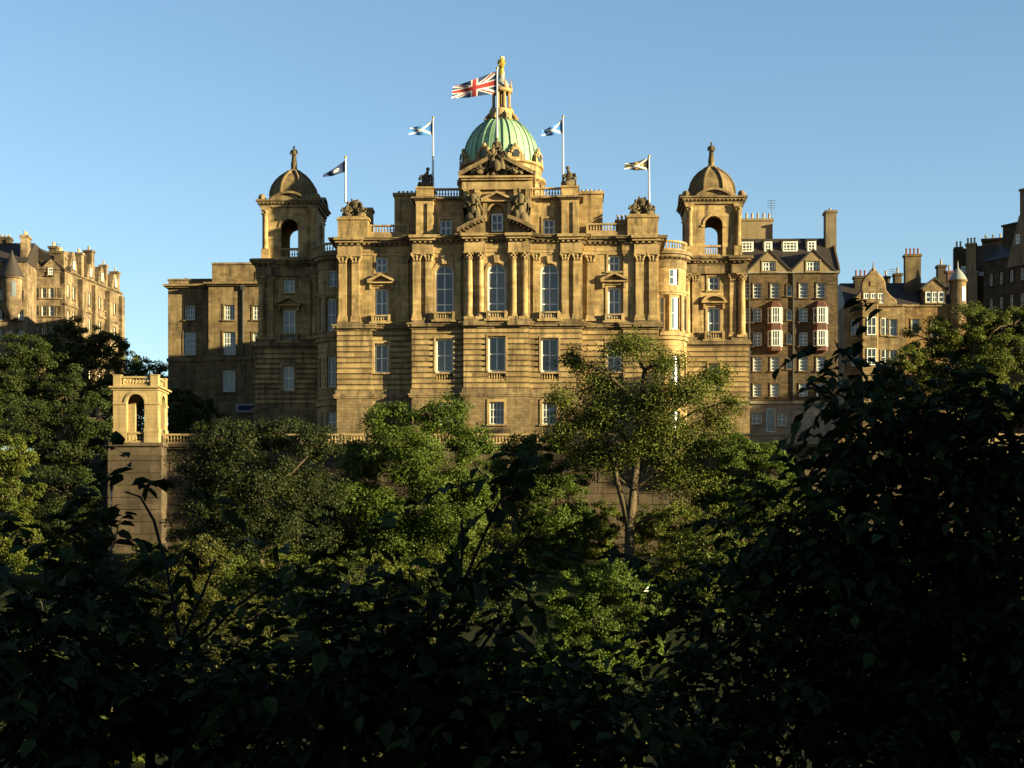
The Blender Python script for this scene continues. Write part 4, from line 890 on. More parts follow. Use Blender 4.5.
mb = MB(); mb.prismx([(-.3, 48.7), (4.5, 52.2), (8, 52.2), (12, 48.7)], 0, 19); Q.put('roof', mb, 'slate', smooth=False)
mb = MB(); mb.box(1.4, 6.4, 3.0, 8, 49, 54.6); mb.box(1.2, 6.6, 2.8, 8.2, 54.6, 54.9); Q.put('roof_block', mb, 'dark_st', smooth=False)
mb = MB(); mb.prism([(5.0, 47.0), (12.5, 47.0), (12.5, 49.0), (8.6, 55.0), (7.6, 55.0)], -.35, 6); Q.put('harled_gable', mb, 'grey_st', smooth=False)
chimney(Q, 7.3, 9.3, .2, 2.0, 50, 59.3, 1, 'grey_st', 'pot', .9)
window(Q, 7.4, 50.5, 52.0, .8, -.42, 2, 2, False, 'glass', .08, 0)

# old town tenements on the left
P1 = Thing('corner_turret_house', (10 - CX) / F * 255, 255.0, 20.0, 4.0, 'stone house with a conical slate corner turret at the left edge', 'building')
facade(P1, 'wall', P1.u(-30), P1.u(27), 19, P1.z(262), 0, .8, 'pink', [(P1.u(-12 + k * 11), P1.z(300 + j * 20), P1.z(290 + j * 20), .9, 2, 2, 'glass', .14) for k in range(4) for j in range(3)], 12)
mb = MB(); mb.prismx([(-.3, P1.z(262)), (5, P1.z(243, 5)), (10, P1.z(243, 5)), (12.3, P1.z(262))], P1.u(-30), P1.u(27.5)); P1.put('roof', mb, 'slate', smooth=False)
c = P1.u(12.5); mb = MB(); mb.lathe(c, -.3, [(.5, P1.z(320)), (1.55, P1.z(308)), (1.55, P1.z(280)), (1.8, P1.z(279)), (1.8, P1.z(277.5))], 18); o = P1.put('turret', mb, 'pink', ang=30)
mb = MB(); mb.lathe(c, -.3, [(1.95, P1.z(277.8)), (1.1, P1.z(266)), (.3, P1.z(255)), (.02, P1.z(250))], 18); P1.put('turret_roof', mb, 'slate', o)
mb = MB(); mb.arc(c, -.3, 1.56, 1.6, R(10), R(35), P1.z(298), P1.z(283), 3); P1.put('turret_window', mb, 'pane_pale', o)
chimney(P1, P1.u(22, 2), P1.u(29, 2), 1, 3.4, P1.z(280), P1.z(236, 2), 3, 'pink', 'pot', .7, 'y'); chimney(P1, P1.u(-4, 6), P1.u(11, 6), 5, 7, P1.z(262), P1.z(238, 6), 4, 'dark_st', 'pot', .5)
P2 = Thing('stepped_tenement', (47 - CX) / F * 262, 262.0, 20.0, 4.0, 'shaded stone tenement with gabled roofs and stacks left of the sunlit row', 'building')
facade(P2, 'wall', P2.u(24), P2.u(65.5), 19, P2.z(270), 0, .8, 'pink', [(P2.u(29 + k * 7.5), P2.z(298 + j * 18), P2.z(288 + j * 18), .8, 2, 2, 'glass', .14) for k in range(5) for j in range(3)], 14)
mb = MB(); mb.prismx([(-.3, P2.z(270)), (6, P2.z(252, 6)), (12, P2.z(252, 6)), (14, P2.z(270))], P2.u(24), P2.u(77, 6)); P2.put('roof', mb, 'slate', smooth=False)
facade(P2, 'rear_wall', P2.u(40, 8), P2.u(77, 8), 40, P2.z(253, 8), 8, .8, 'pink', [], 6)
for px in (33, 51):
    c = P2.u(px); mb = MB(); mb.prism([(c - 1.5, P2.z(272)), (c + 1.5, P2.z(272)), (c + 1.5, P2.z(268)), (c, P2.z(259)), (c - 1.5, P2.z(268))], -.15, 4); P2.put('gable', mb, 'pink', smooth=False)
    window(P2, c, P2.z(275), P2.z(268), .8, -.22, 2, 2, False, 'glass', .08, .12, 'pink', -.17)
for px0, px1, y0, v in ((42, 48, 261, 1), (60, 66, 257, .5), (27, 32, 254, 5)): chimney(P2, P2.u(px0, v), P2.u(px1, v), v - .2, v + 1.2, P2.z(285), P2.z(y0, v), 2, 'pink', 'pot', .6)
antenna(P2, P2.u(57, 10), 10, P2.z(253, 10), P2.z(243, 10))
P3 = Thing('sunlit_tenement_row', -73.2, 262.0, 20.0, 80.9, 'tall sunlit row of stone tenements with gables and chimneys receding above the trees', 'building')
wins = []; L3 = 23.3
for j in range(5):
    for k in range(11): wins.append((1.2 + k * 2.1, 26 + j * 4.3, 28.1 + j * 4.3, .85, 2, 2, 'glass', .16))
facade(P3, 'wall', 0, L3, 19, 47.5, 0, .8, 'pink', wins, 10)
mb = MB(); mb.prismx([(-.3, 47.4), (5, 51.5), (10.3, 47.4)], 0, L3); P3.put('roof', mb, 'slate', smooth=False)
mb = MB()
for z in (24.6, 33.2, 41.8, 47.3): mb = MB(); mb.box(-.1, L3 + .1, -.25, .1, z, z + .3); P3.put('string_course', mb, 'pink', smooth=False)
pass
for x0, w_, h_ in ((1.0, 3.2, 3.4), (8.0, 2.6, 2.6), (12.5, 3.0, 3.0), (18.2, 3.2, 2.8)):
    mb = MB(); mb.prism([(x0, 47.45), (x0 + w_, 47.45), (x0 + w_, 48.0), (x0 + w_ * .62, 47.5 + h_), (x0 + w_ * .38, 47.5 + h_), (x0, 48.0)], -.3, 4); P3.put('gable', mb, 'pink', smooth=False)
    window(P3, x0 + w_ / 2, 48.0, 49.4, .8, -.4, 2, 2, False, 'glass', .08, .14, 'pink', -.32)
for x0, y0, zt, n, w_ in ((0, .2, 50.6, 3, 1.3), (4.4, 3.5, 52.4, 2, 1.0), (6.6, .1, 51.6, 2, .9), (11.0, .2, 52.9, 1, 1.1), (15.0, 2.5, 53.0, 2, 1.2), (16.6, .1, 51.4, 1, .8), (21.9, .2, 51.2, 1, 1.0)): chimney(P3, x0, x0 + w_, y0, y0 + w_ + .4, 45, zt, n, 'pink', 'pot', .7)
for x0, d in ((4.8, .9), (10.4, .7), (16.0, .9), (22.0, .6)):
    mb = MB(); mb.box(x0, x0 + 1.2, -d, .02, 19, 46.8); P3.put('stair_tower', mb, 'pink', smooth=False)
antenna(P3, 18, 4, 50, 55)

# ------------------------------------------------------------------ terrace wall, balustrade, pavilion
W = Thing('retaining_wall', 0, 182.0, -0.5, 0, 'high stained stone retaining wall holding up the terrace', 'wall')
mb = MB(); mb.box(-46.2, 92, .4, 1.6, -1.5, 12.6)
n = 11
for i in range(n):
    xa = -46.2 - (2.6 if i % 2 else 0); rq = random.Random(i)
    while xa < 92:
        wd_ = rq.choice((1.6, 2.0, 2.4, 2.9)); xb = min(92, xa + wd_)
        if xb > -46: mb.box(max(-46.2, xa) + .03, xb - .03, .28 + rq.uniform(-.04, .05), .42, -1.2 + i * 1.25 + .05, -1.2 + (i + 1) * 1.25 - .05)
        xa += wd_
W.put('wall', mb, 'retain', smooth=False)
mb = MB(); mb.box(-46.3, 92, -.1, 1.7, 12.6, 12.85); mb.box(-46.4, 92, -.35, 1.9, 12.85, 13.2); W.put('coping', mb, 'retain', smooth=False)
for x in (33, 57): mb = MB(); mb.box(x - .8, x + .8, -.3, .3, -1.5, 12.6); W.put('buttress', mb, 'retain', smooth=False)
BL = Thing('terrace_balustrade', 0, 182.6, 13.2, 0, 'long stone balustrade along the edge of the terrace', 'balustrade')
mb = MB(); balustrade(mb, (-39.8, 0), (91, 0), 13.2, 1.2, .36, .13, True, .4, 22); BL.put('balusters', mb, 'pav')
PV = Thing('arched_pavilion', (135.5 - CX) / F * 180, 180.0, 12.9, -1.0, 'small cream stone arched pavilion lit by the sun at the terrace corner', 'pavilion')
hw = 2.53; D = 4.6; zb = PV.z(443); ac = 0.0
mb = MB()
for rot4 in range(4):
    q = MB(); n = 1 if rot4 % 2 == 0 else 0; h = hw if n else D / 2; f = D / 2 if n else hw; t = .7
    e = h if n else h - t
    wall(q, -e, e, zb, PV.z(390), -f, t, [(-1.02, 1.02, zb + .001, PV.z(394))]); spandrel(q, 0, 1.02, PV.z(403), PV.z(394), -f, t); archivolt(q, 0, 1.02, .28, PV.z(403), -f - .1, .14)
    for s in (-1, 1):
        q.box(s * 1.02, s * h, -f - .12, -f, PV.z(404.5), PV.z(402.5)); q.box(s * .95, s * (h + .1), -f - .1, -f, PV.z(432), PV.z(428)); q.box(s * .98, s * (h + .06), -f - .06, -f, zb, PV.z(432))
    c, s_ = [(1, 0), (0, 1), (-1, 0), (0, -1)][rot4]
    mb.add([(x * c - y * s_, x * s_ + y * c + D / 2, z) for x, y, z in q.v], q.f)
PV.put('arched_wall', mb, 'pav', smooth=False)
mb = MB(); mb.box(-hw - .15, hw + .15, -.15, D + .15, PV.z(390), PV.z(388)); mb.box(-hw - .4, hw + .4, -.4, D + .4, PV.z(388), PV.z(386.3)); PV.put('cornice', mb, 'pav', smooth=False)
mb = MB(); zt = PV.z(386.3); h = PV.z(375.5) - zt
for s in (-1, 1):
    for y in (.45, D - .45): mb.box(s * hw, s * (hw - .85), y - .42, y + .42, zt, zt + h); mb.box(s * (hw + .06), s * (hw - .91), y - .48, y + .48, zt + h, zt + h + .12)
for y in (.4, D - .4): balustrade(mb, (-hw + .86, y), (hw - .86, y), zt, h * .95, .36, .12, False)
for s in (-1, 1): balustrade(mb, (s * (hw - .4), .88), (s * (hw - .4), D - .88), zt, h * .95, .36, .12, False)
PV.put('parapet', mb, 'pav')
mb = MB(); balustrade(mb, (-1.0, .3), (1.0, .3), zb + .02, 1.25, .34, .12, False); PV.put('arch_balustrade', mb, 'pav')
mb = MB(); mb.box(-hw - .35, hw + .5, -.55, 2.4, -1.5, PV.z(446.5)); mb.box(-hw - .6, hw + .75, -.85, D, PV.z(446.5), PV.z(443) - .003)
for i in range(9): mb.box(-hw - .42, hw + .57, -.66, -.5, .2 + i * 1.37, 1.4 + i * 1.37)
PV.put('bastion', mb, 'retain', smooth=False)
def lamp(px, ytop, Y, label):
    zb_ = ground_z((px - CX) / F * Y, Y); L = Thing('lamp_post', (px - CX) / F * Y, Y, zb_, 0, label, 'lamp post')
    zt_ = L.z(ytop); mb = MB(); mb.lathe(0, 0, [(.16, zb_ - .2), (.15, zb_ + .7), (.085, zb_ + .8), (.06, zt_ - .8)], 10); L.put('post', mb, 'lead')
    mb = MB(); mb.lathe(0, 0, [(.1, zt_ - .8), (.22, zt_ - .3), (.26, zt_ - .28), (.1, zt_ - .08), (.03, zt_)], 8); L.put('lantern', mb, 'iron')
lamp(111.5, 484, 172, 'thin pale lamp post at the foot of the pavilion bastion')
lamp(567, 462, 170, 'slim lamp post before the retaining wall near the tall open tree')
# ------------------------------------------------------------------ flags
def flag(px, ytop, ybot, v, corners, design, mats, label, name='flagpole', wave=.13, fx=None):
    u0 = B.u(px, v); zt, zb_ = B.z(ytop, v, u0), B.z(ybot, v, u0)
    c, n = math.cos(B.t), math.sin(B.t)
    T = Thing(name, B.X + u0 * c - v * n, B.Y + u0 * n + v * c, zb_, -2.0, label, 'flag', 'flags flying from the domed building')
    mb = MB(); mb.lathe(0, 0, [(.15, zb_ - .3), (.13, zb_ + 1), (.09, zt)], 8); T.put('pole', mb, 'pole')
    mb = MB(); mb.ball((0, 0, zt + .1), .17); T.put('finial', mb, 'gold')
    NU, NV = 64, 36; (x0, y0), (x1, y1), (x2, y2), (x3, y3) = [(T.u(a), T.z(b)) for a, b in corners]   # hoist top, hoist bottom, fly bottom, fly top
    V = []; Fc = []; mi = []
    for j in range(NV + 1):
        for i in range(NU + 1):
            s, t = i / NU, j / NV
            x = (x0 * (1 - s) + x3 * s) * (1 - t) + (x1 * (1 - s) + x2 * s) * t; z = (y0 * (1 - s) + y3 * s) * (1 - t) + (y1 * (1 - s) + y2 * s) * t
            w = math.sin(s * 8.5 + t * 1.6) * wave * s ** .6
            V.append((x, w * 1.6 - s * .4, z + .16 * math.sin(s * 7 + 1 + t) * s - T.base))
    for j in range(NV):
        for i in range(NU):
            a = j * (NU + 1) + i; Fc.append((a, a + 1, a + NU + 2, a + NU + 1)); mi.append(design((i + .5) / NU, (j + .5) / NV))
    o = make_obj('flag_cloth', V, Fc, None, T.root)
    for m in mats: o.data.materials.append(M[m])
    o.data.polygons.foreach_set('material_index', mi)
    return T
M['flag_blue'] = simple('flag_blue_cloth', (0.03, 0.11, 0.30), (0.025, 0.09, 0.25), 3, 0.85)
M['flag_navy'] = simple('flag_navy_cloth', (0.010, 0.020, 0.065), (0.008, 0.016, 0.05), 3, 0.85)
M['flag_white'] = simple('flag_white_cloth', (0.42, 0.40, 0.39), (0.37, 0.36, 0.35), 3, 0.85)
M['flag_red'] = simple('flag_red_cloth', (0.23, 0.016, 0.018), (0.19, 0.012, 0.014), 3, 0.85)
M['flag_brown'] = simple('flag_dark_cloth', (0.025, 0.017, 0.016), (0.02, 0.013, 0.012), 3, 0.85)
M['flag_gold'] = simple('flag_gold_cloth', (0.30, 0.17, 0.02), (0.26, 0.14, 0.016), 3, 0.85)
def saltire(s, t, w=.095): return 1 if min(abs(s - t), abs(s - 1 + t)) < w else 0
def union(s, t):
    x, y = s * 2 - 1, (t * 2 - 1)
    if abs(x) < .10 or abs(y) < .20: return 2
    if abs(x) < .17 or abs(y) < .33: return 1
    d1, d2 = y - x, y + x
    off = .07
    for d, sg in ((d1, 1 if x > 0 else -1), (d2, -1 if x > 0 else 1)):
        if abs(d - sg * off * 1.0) < .08: return 2
    if min(abs(d1), abs(d2)) < .24: return 1
    return 0
def banner(s, t):
    if saltire(s, t, .09): return 1
    for a, b in ((.25, .5), (.75, .5), (.5, .2), (.5, .8)):
        if ((s - a) / .07) ** 2 + ((t - b) / .11) ** 2 < 1: return 2
    return 0
def emblem(s, t):
    d = ((s - .4) / .13) ** 2 + ((t - .5) / .22) ** 2
    return 1 if (d < 1 and (abs(s - t * .6 - .1) < .035 or abs(s + t * .6 - .7) < .035)) or (.85 < d < 1.1) else 0
flag(345.5, 158, 200, 3.2, [(345, 160.5), (345, 172), (323.5, 179), (323.5, 176)], emblem, ['flag_navy', 'flag_white'], 'dark navy flag tapering from the pole above the left hand parapet', wave=.15)
flag(433, 118.5, 186, 3.2, [(432.6, 120.5), (432.6, 134.5), (409, 136), (410, 129.5)], saltire, ['flag_blue', 'flag_white'], 'blue flag with white saltire blowing flat, left of the dome')
flag(497, 69, 150, 1.6, [(496.6, 71), (496.6, 93.5), (452, 100), (453, 87.5)], union, ['flag_navy', 'flag_white', 'flag_red'], 'large red white and blue union flag before the lantern', wave=.22)
flag(563, 117.5, 184, 3.2, [(562.6, 119), (562.6, 133.5), (541.5, 137.5), (542.5, 132)], saltire, ['flag_blue', 'flag_white'], 'blue flag with white saltire curling at its end, right of the dome', wave=.2)
flag(649, 157, 200, 3.2, [(648.6, 158), (648.6, 170), (624, 170.5), (625, 165)], banner, ['flag_brown', 'flag_white', 'flag_gold'], 'dark flag with white saltire and gold discs above the right parapet', wave=.12)
# ------------------------------------------------------------------ street behind the photographer: its roofs keep the low sun off the near trees
ST = Thing('street_terrace', 90, -28.0, -1.7, 180, 'long classical street terrace facing the gardens', 'building')
wins = [(-110 + 4.4 * k, 0.8 + 4.4 * j, 3.4 + 4.4 * j, 1.4, 2, 2, 'glass', .2) for k in range(12, 30) for j in range(4)]
facade(ST, 'front_wall', -130, 120, -1.7, 20.0, 0, .8, 'annex', wins, 16)
mb = MB(); mb.prismx([(-.4, 20), (7, 25), (16.4, 20)], -130, 120); ST.put('roof', mb, 'slate', smooth=False)
# ------------------------------------------------------------------ trees
def leaves_np(P, D, size, asp, rng, fold=False):
    """P centres, D preferred normals; diamond leaves (or folded six-point leaves)"""
    n = len(P); nr = rng.normal(size=(n, 3)) * .75 + D; nr /= np.linalg.norm(nr, axis=1)[:, None] + 1e-9
    a = rng.normal(size=(n, 3)); a -= (a * nr).sum(1)[:, None] * nr; a /= np.linalg.norm(a, axis=1)[:, None] + 1e-9
    b = np.cross(nr, a); s = size * rng.uniform(.6, 1.35, n)[:, None]
    V = np.stack([P - a * s * .5, P + b * s * asp * .5, P + a * s * .5, P - b * s * asp * .5], 1)
    return V.reshape(-1, 3), 4
def mesh_np(name, V, k, mat, parent, quads=None):
    me = bpy.data.meshes.new(name); n = len(V) // k
    idx = np.arange(n * k).reshape(n, k) if quads is None else (np.arange(n)[:, None, None] * k + quads[None]).reshape(-1, quads.shape[1])
    m, q = idx.shape
    me.vertices.add(len(V)); me.vertices.foreach_set('co', np.ascontiguousarray(V, dtype=np.float32).ravel())
    me.loops.add(m * q); me.loops.foreach_set('vertex_index', idx.astype(np.int32).ravel())
    me.polygons.add(m); me.polygons.foreach_set('loop_start', (np.arange(m) * q).astype(np.int32)); me.polygons.foreach_set('loop_total', np.full(m, q, dtype=np.int32))
    me.update(calc_edges=True); me.materials.append(M[mat])
    o = bpy.data.objects.new(name, me); COL.objects.link(o); o.parent = parent; return o
LEAFQ = np.array([[0, 1, 2, 3], [0, 3, 4, 5]])
def broad_leaves(P, Dm, Nn, size, rng, asp=.62):
    """P stalk points, Dm midrib directions, Nn up normals; folded leaves with a pointed tip"""
    n = len(P); a = Dm / (np.linalg.norm(Dm, axis=1)[:, None] + 1e-9); b = np.cross(a, Nn); b /= np.linalg.norm(b, axis=1)[:, None] + 1e-9
    c = np.cross(b, a); s = (size * rng.uniform(.4, 1.3, n))[:, None]; w = s * asp * .5; up = c * s * .13
    pts = [P, P + a * s * .30 + b * w * .95 + up, P + a * s * .68 + b * w * .75 + up * .8, P + a * s - c * s * .1, P + a * s * .68 - b * w * .75 + up * .8, P + a * s * .30 - b * w * .95 + up]
    return np.stack(pts, 1).reshape(-1, 3)
def limb(p0, p1, sag, rng, n=5):
    p0, p1 = np.array(p0, float), np.array(p1, float); L = np.linalg.norm(p1 - p0); k = rng.normal(size=3) * L * .08
    return [tuple(p0 + (p1 - p0) * t + k * math.sin(math.pi * t) + np.array([0, 0, sag * L]) * math.sin(math.pi * t)) for t in np.linspace(0, 1, n)]
def tree(name, label, cat, trunk, lobes, leaf, nleaf, size, seed, group=None, bark='bark', near=False, tr=.3, top=None, clump=(.16, .30), shell=.55, twigs=True):
    """trunk: list of points (x,y,z); lobes: (x,y,z,rx,ry,rz)"""
    if not near: nleaf = int(nleaf * 4.2); size *= .70
    rng = np.random.default_rng(seed); base = np.array(trunk[0])
    root = bpy.data.objects.new(name, None); COL.objects.link(root); root.location = tuple(base); tag(root, label, cat, group)
    rel = lambda p: tuple(np.array(p) - base)
    mb = MB(); n = len(trunk)
    rads = [tr * (1 - .55 * i / (n - 1)) for i in range(n)]
    mb.tube([(*np.array(rel(trunk[0]))[:2], -.6)] + [rel(p) for p in trunk], [tr * 1.5] + rads, 9)
    lob = np.array([l[:6] for l in lobes], float)
    vol = np.cbrt(lob[:, 3] * lob[:, 4] * lob[:, 5]) ** 2 * np.array([l[6] if len(l) > 6 else 1.0 for l in lobes]); share = vol / vol.sum()
    VV = []; tips = []
    for l, sh in zip(lob, share):
        c, r = l[:3], l[3:]
        # limb from the nearest sensible place on the trunk
        tp = np.array(trunk); hd = np.linalg.norm((tp - c)[:, :2], axis=1); ii = int(np.argmin(np.linalg.norm(tp - c, axis=1) + np.maximum(0, tp[:, 2] - (c[2] - .75 * hd)) * 3)); ii = max(1, ii) if n > 1 else 0
        lr = .016 if near else max(.05, tr * .34)
        mb.tube([rel(q) for q in limb(tp[ii], c, .06, rng)], [lr * (1 - .13 * k) for k in range(5)], 6)
        nc = max(2, int(nleaf * sh / 34)) if near else max(8, int(48 * (sh * len(lob)) ** .5))
        d = rng.normal(size=(nc, 3)); d /= np.linalg.norm(d, axis=1)[:, None]
        rad = shell + (1 - shell) * rng.random(nc) ** .7; rad *= rng.uniform(.8, 1.12, nc)
        cc = c + d * r * rad[:, None]
        wgt = rng.uniform(.35, 1.6, nc); wgt /= wgt.sum()
        for j in range(nc):
            if twigs and (j % 3 == 0 or near):
                q = limb(c + (cc[j] - c) * .1, cc[j], .05, rng, 4); mb.tube([rel(x) for x in q], [lr * .42, lr * .34, lr * .26, lr * .14], 4)
            m = max(4, int(nleaf * sh * wgt[j])); cr = r.mean() * rng.uniform(*clump)
            g = rng.normal(size=(m, 3)); g /= np.linalg.norm(g, axis=1)[:, None] + 1e-9; g *= (rng.random(m) ** .45)[:, None]
            cr = max(cr, .34) if near else cr; P = cc[j] + g * cr * np.array([1.25, 1.25, .75])
            if not near:
                D = g * .7 + d[j] * .5 + np.array([0, 0, .55]); v, _ = leaves_np(P, D, size, .62, rng); VV.append(v)
            else:
                # leafy shoots: leaves along a few drooping twigs
                ns = max(1, round(m / 9))
                for s_ in range(ns):
                    o0 = cc[j] + rng.normal(size=3) * cr * .6; dr = d[j] * .8 + rng.normal(size=3) * .6 + np.array([0, 0, .15]); dr /= np.linalg.norm(dr)
                    Lg = cr * rng.uniform(1.0, 2.0); k = 9; t = np.linspace(.1, 1, k)
                    pts = o0 + dr * (t * Lg)[:, None] + np.array([0, 0, -1]) * (t ** 2 * Lg * .35)[:, None]
                    side = np.cross(dr, [0, 0, 1]); side /= np.linalg.norm(side) + 1e-9
                    sg = np.where(np.arange(k) % 2 == 0, 1, -1)[:, None]
                    dm = dr * .55 + side * sg * .75 + np.array([0, 0, -.45]) + rng.normal(size=(k, 3)) * .28
                    nn = np.array([0, 0, 1]) + rng.normal(size=(k, 3)) * .4
                    VV.append(broad_leaves(pts, dm, nn, size, rng))
                    if s_ % 2 == 0: mb.tube([rel(o0), rel(pts[4]), rel(pts[8])], [.006, .005, .003], 4)
    tk = make_obj('trunk', mb.v, mb.f, M[bark], root, True, 60)
    V = np.concatenate(VV) - base
    mesh_np('crown', V, 6 if near else 4, leaf, root, LEAFQ if near else None)
    return root
def lob_px(Y, L, rng, dY=None):
    out = []
    for l in L:
        px, py, rx, ry = l[:4]; s = Y / F; dd = rng.uniform(-.5, .5) * rx * s
        y = Y + dd; s = y / F
        out.append(((px - CX) * s, y, (HY - py) * s, rx * s, (rx + ry) / 2 * s, ry * s, l[4] if len(l) > 4 else 1.0))
    return out
def ptree(name, label, cat, Y, tpx, L, leaf, nleaf, size, seed, base=None, **kw):
    """tpx: trunk as (px, py) from root up; a root height of None sits on the ground"""
    rng = np.random.default_rng(seed + 500); tpts = []
    for i, (px, py) in enumerate(tpx):
        x = (px - CX) * Y / F; z = (ground_z(x, Y) if base is None else base) if py is None else (HY - py) * Y / F
        tpts.append((x, Y + (rng.uniform(-.3, .3) if i else 0), z))
    return tree(name, label, cat, tpts, lob_px(Y, L, rng), leaf, nleaf, size, seed, **kw)
# trees in front of the building
ptree('broadleaf_tree', 'tall open tree with forked sunlit trunk in front of the right wing', 'tree', 165, [(629, 560), (630, 528), (634, 490), (637, 450), (640, 410), (645, 370)],
      [(600, 382, 32, 26), (634, 348, 30, 20), (582, 424, 34, 22), (684, 392, 36, 24), (714, 380, 20, 22), (648, 402, 34, 26), (703, 440, 38, 22), (640, 446, 34, 22), (560, 398, 16, 18), (664, 362, 24, 18), (732, 400, 14, 14), (692, 482, 34, 22), (574, 360, 20, 14), (610, 416, 30, 20), (665, 432, 30, 20), (600, 458, 30, 20), (670, 468, 28, 20), (716, 418, 22, 18), (560, 440, 20, 16)], 'leaf_a', 15000, .34, 1, tr=.56, clump=(.34, .62), shell=.15)
ptree('broadleaf_tree', 'dense bright green tree before the left of centre of the building', 'tree', 158, [(415, 575), (412, 540), (415, 490), (420, 450)],
      [(388, 422, 26, 24), (440, 416, 30, 20), (410, 456, 42, 32), (470, 449, 24, 26), (362, 460, 26, 26), (446, 494, 42, 30), (385, 509, 36, 26), (352, 494, 24, 22), (480, 489, 22, 24), (405, 539, 44, 24), (455, 529, 36, 24)], 'leaf_b', 21000, .34, 2, tr=.5, clump=(.24, .42), shell=.4)
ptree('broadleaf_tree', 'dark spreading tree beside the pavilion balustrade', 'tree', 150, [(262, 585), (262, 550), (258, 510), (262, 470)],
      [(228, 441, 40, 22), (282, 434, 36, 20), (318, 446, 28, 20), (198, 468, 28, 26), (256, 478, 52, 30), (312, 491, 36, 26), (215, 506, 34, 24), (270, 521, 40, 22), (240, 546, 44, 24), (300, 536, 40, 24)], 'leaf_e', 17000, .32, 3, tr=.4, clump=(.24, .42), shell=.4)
ptree('broadleaf_tree', 'dim rounded tree between the bright green tree and the tall open tree', 'tree', 171, [(525, 560), (524, 520), (522, 480)],
      [(512, 462, 28, 24), (540, 448, 26, 16), (500, 494, 26, 24), (535, 484, 22, 20)], 'leaf_b', 8000, .34, 4, tr=.35)
ptree('broadleaf_tree', 'light green tree low in front of the terrace right of the tall open tree', 'tree', 166, [(742, 580), (742, 530), (744, 490)],
      [(742, 452, 34, 18), (716, 488, 30, 24), (768, 470, 28, 24), (745, 505, 36, 24)], 'leaf_b', 9000, .33, 5, tr=.35)
ptree('garden_shrub', 'sunlit bright green shrub below the forked trunk', 'shrub', 118, [(602, None), (602, 640), (603, 610)],
      [(572, 592, 32, 26), (618, 580, 36, 26), (600, 618, 44, 28), (644, 602, 20, 22), (562, 628, 30, 24), (590, 650, 50, 26), (630, 645, 36, 26)], 'leaf_b', 13000, .27, 6, tr=.15)
ptree('garden_shrub', 'small green shrub down the slope under the sunlit shrub', 'shrub', 100, [(565, None), (566, 700), (567, 680)],
      [(550, 672, 30, 28), (592, 686, 28, 26), (560, 712, 36, 24)], 'leaf_b', 7000, .24, 7, tr=.12)
ptree('garden_shrub', 'olive bush at the foot of the pavilion bastion', 'shrub', 122, [(180, None), (180, 620), (182, 590)],
      [(156, 562, 34, 22), (200, 558, 36, 20), (180, 598, 46, 32), (146, 636, 34, 30), (215, 620, 30, 26)], 'leaf_c', 10000, .28, 8, tr=.15)
lmb = MB(); k_ = 165 / F
tall = [o for o in scn.objects if o.get('label', '').startswith('tall open tree')][0]
q = [((px - CX) * k_ - tall.location.x, .25, (HY - py) * k_ - tall.location.z) for px, py in ((630, 530), (624, 505), (617, 480), (612, 450), (604, 425), (592, 400))]
lmb.tube(q, [.4, .32, .26, .2, .14, .07], 8); make_obj('limb', lmb.v, lmb.f, M['bark'], tall, True, 60)
# hillside on the left
ptree('broadleaf_tree', 'tallest olive green tree below the sunlit tenement row', 'tree', 232, [(82, 430), (82, 390), (80, 350)],
      [(74, 340, 30, 20), (108, 348, 24, 18), (94, 374, 36, 26), (58, 366, 26, 24), (120, 392, 30, 22)], 'leaf_c', 12000, .42, 9, base=14.0, tr=.5)
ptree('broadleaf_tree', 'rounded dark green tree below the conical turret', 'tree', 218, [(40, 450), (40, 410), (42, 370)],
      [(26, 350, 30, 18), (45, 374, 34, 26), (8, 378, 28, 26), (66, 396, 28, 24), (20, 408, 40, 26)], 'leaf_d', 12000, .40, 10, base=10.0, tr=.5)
ptree('broadleaf_tree', 'dark tree against the sky between the tenements and the plain block', 'tree', 246, [(140, 440), (140, 400), (140, 375)],
      [(128, 366, 20, 18), (150, 370, 18, 14), (170, 378, 18, 16), (142, 392, 30, 22), (176, 400, 20, 20), (136, 414, 26, 18), (128, 432, 26, 16)], 'leaf_a', 7000, .42, 11, base=14, tr=.4)
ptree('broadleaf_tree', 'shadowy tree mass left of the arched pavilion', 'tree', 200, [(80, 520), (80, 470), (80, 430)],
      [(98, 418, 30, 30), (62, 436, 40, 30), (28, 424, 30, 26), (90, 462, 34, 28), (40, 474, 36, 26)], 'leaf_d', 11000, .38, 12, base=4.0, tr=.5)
ptree('broadleaf_tree', 'light green tree cut by the left edge of the view', 'tree', 150, [(2, 560), (2, 520), (2, 480)],
      [(8, 450, 28, 22), (-20, 470, 34, 30), (16, 488, 26, 24), (-6, 520, 34, 28), (20, 545, 36, 26)], 'leaf_a', 8000, .32, 13, tr=.35)
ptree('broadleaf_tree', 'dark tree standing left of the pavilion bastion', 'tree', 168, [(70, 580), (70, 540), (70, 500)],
      [(66, 494, 42, 28), (36, 524, 44, 30), (92, 524, 22, 36), (60, 556, 50, 28)], 'leaf_d', 10000, .34, 14, tr=.4)
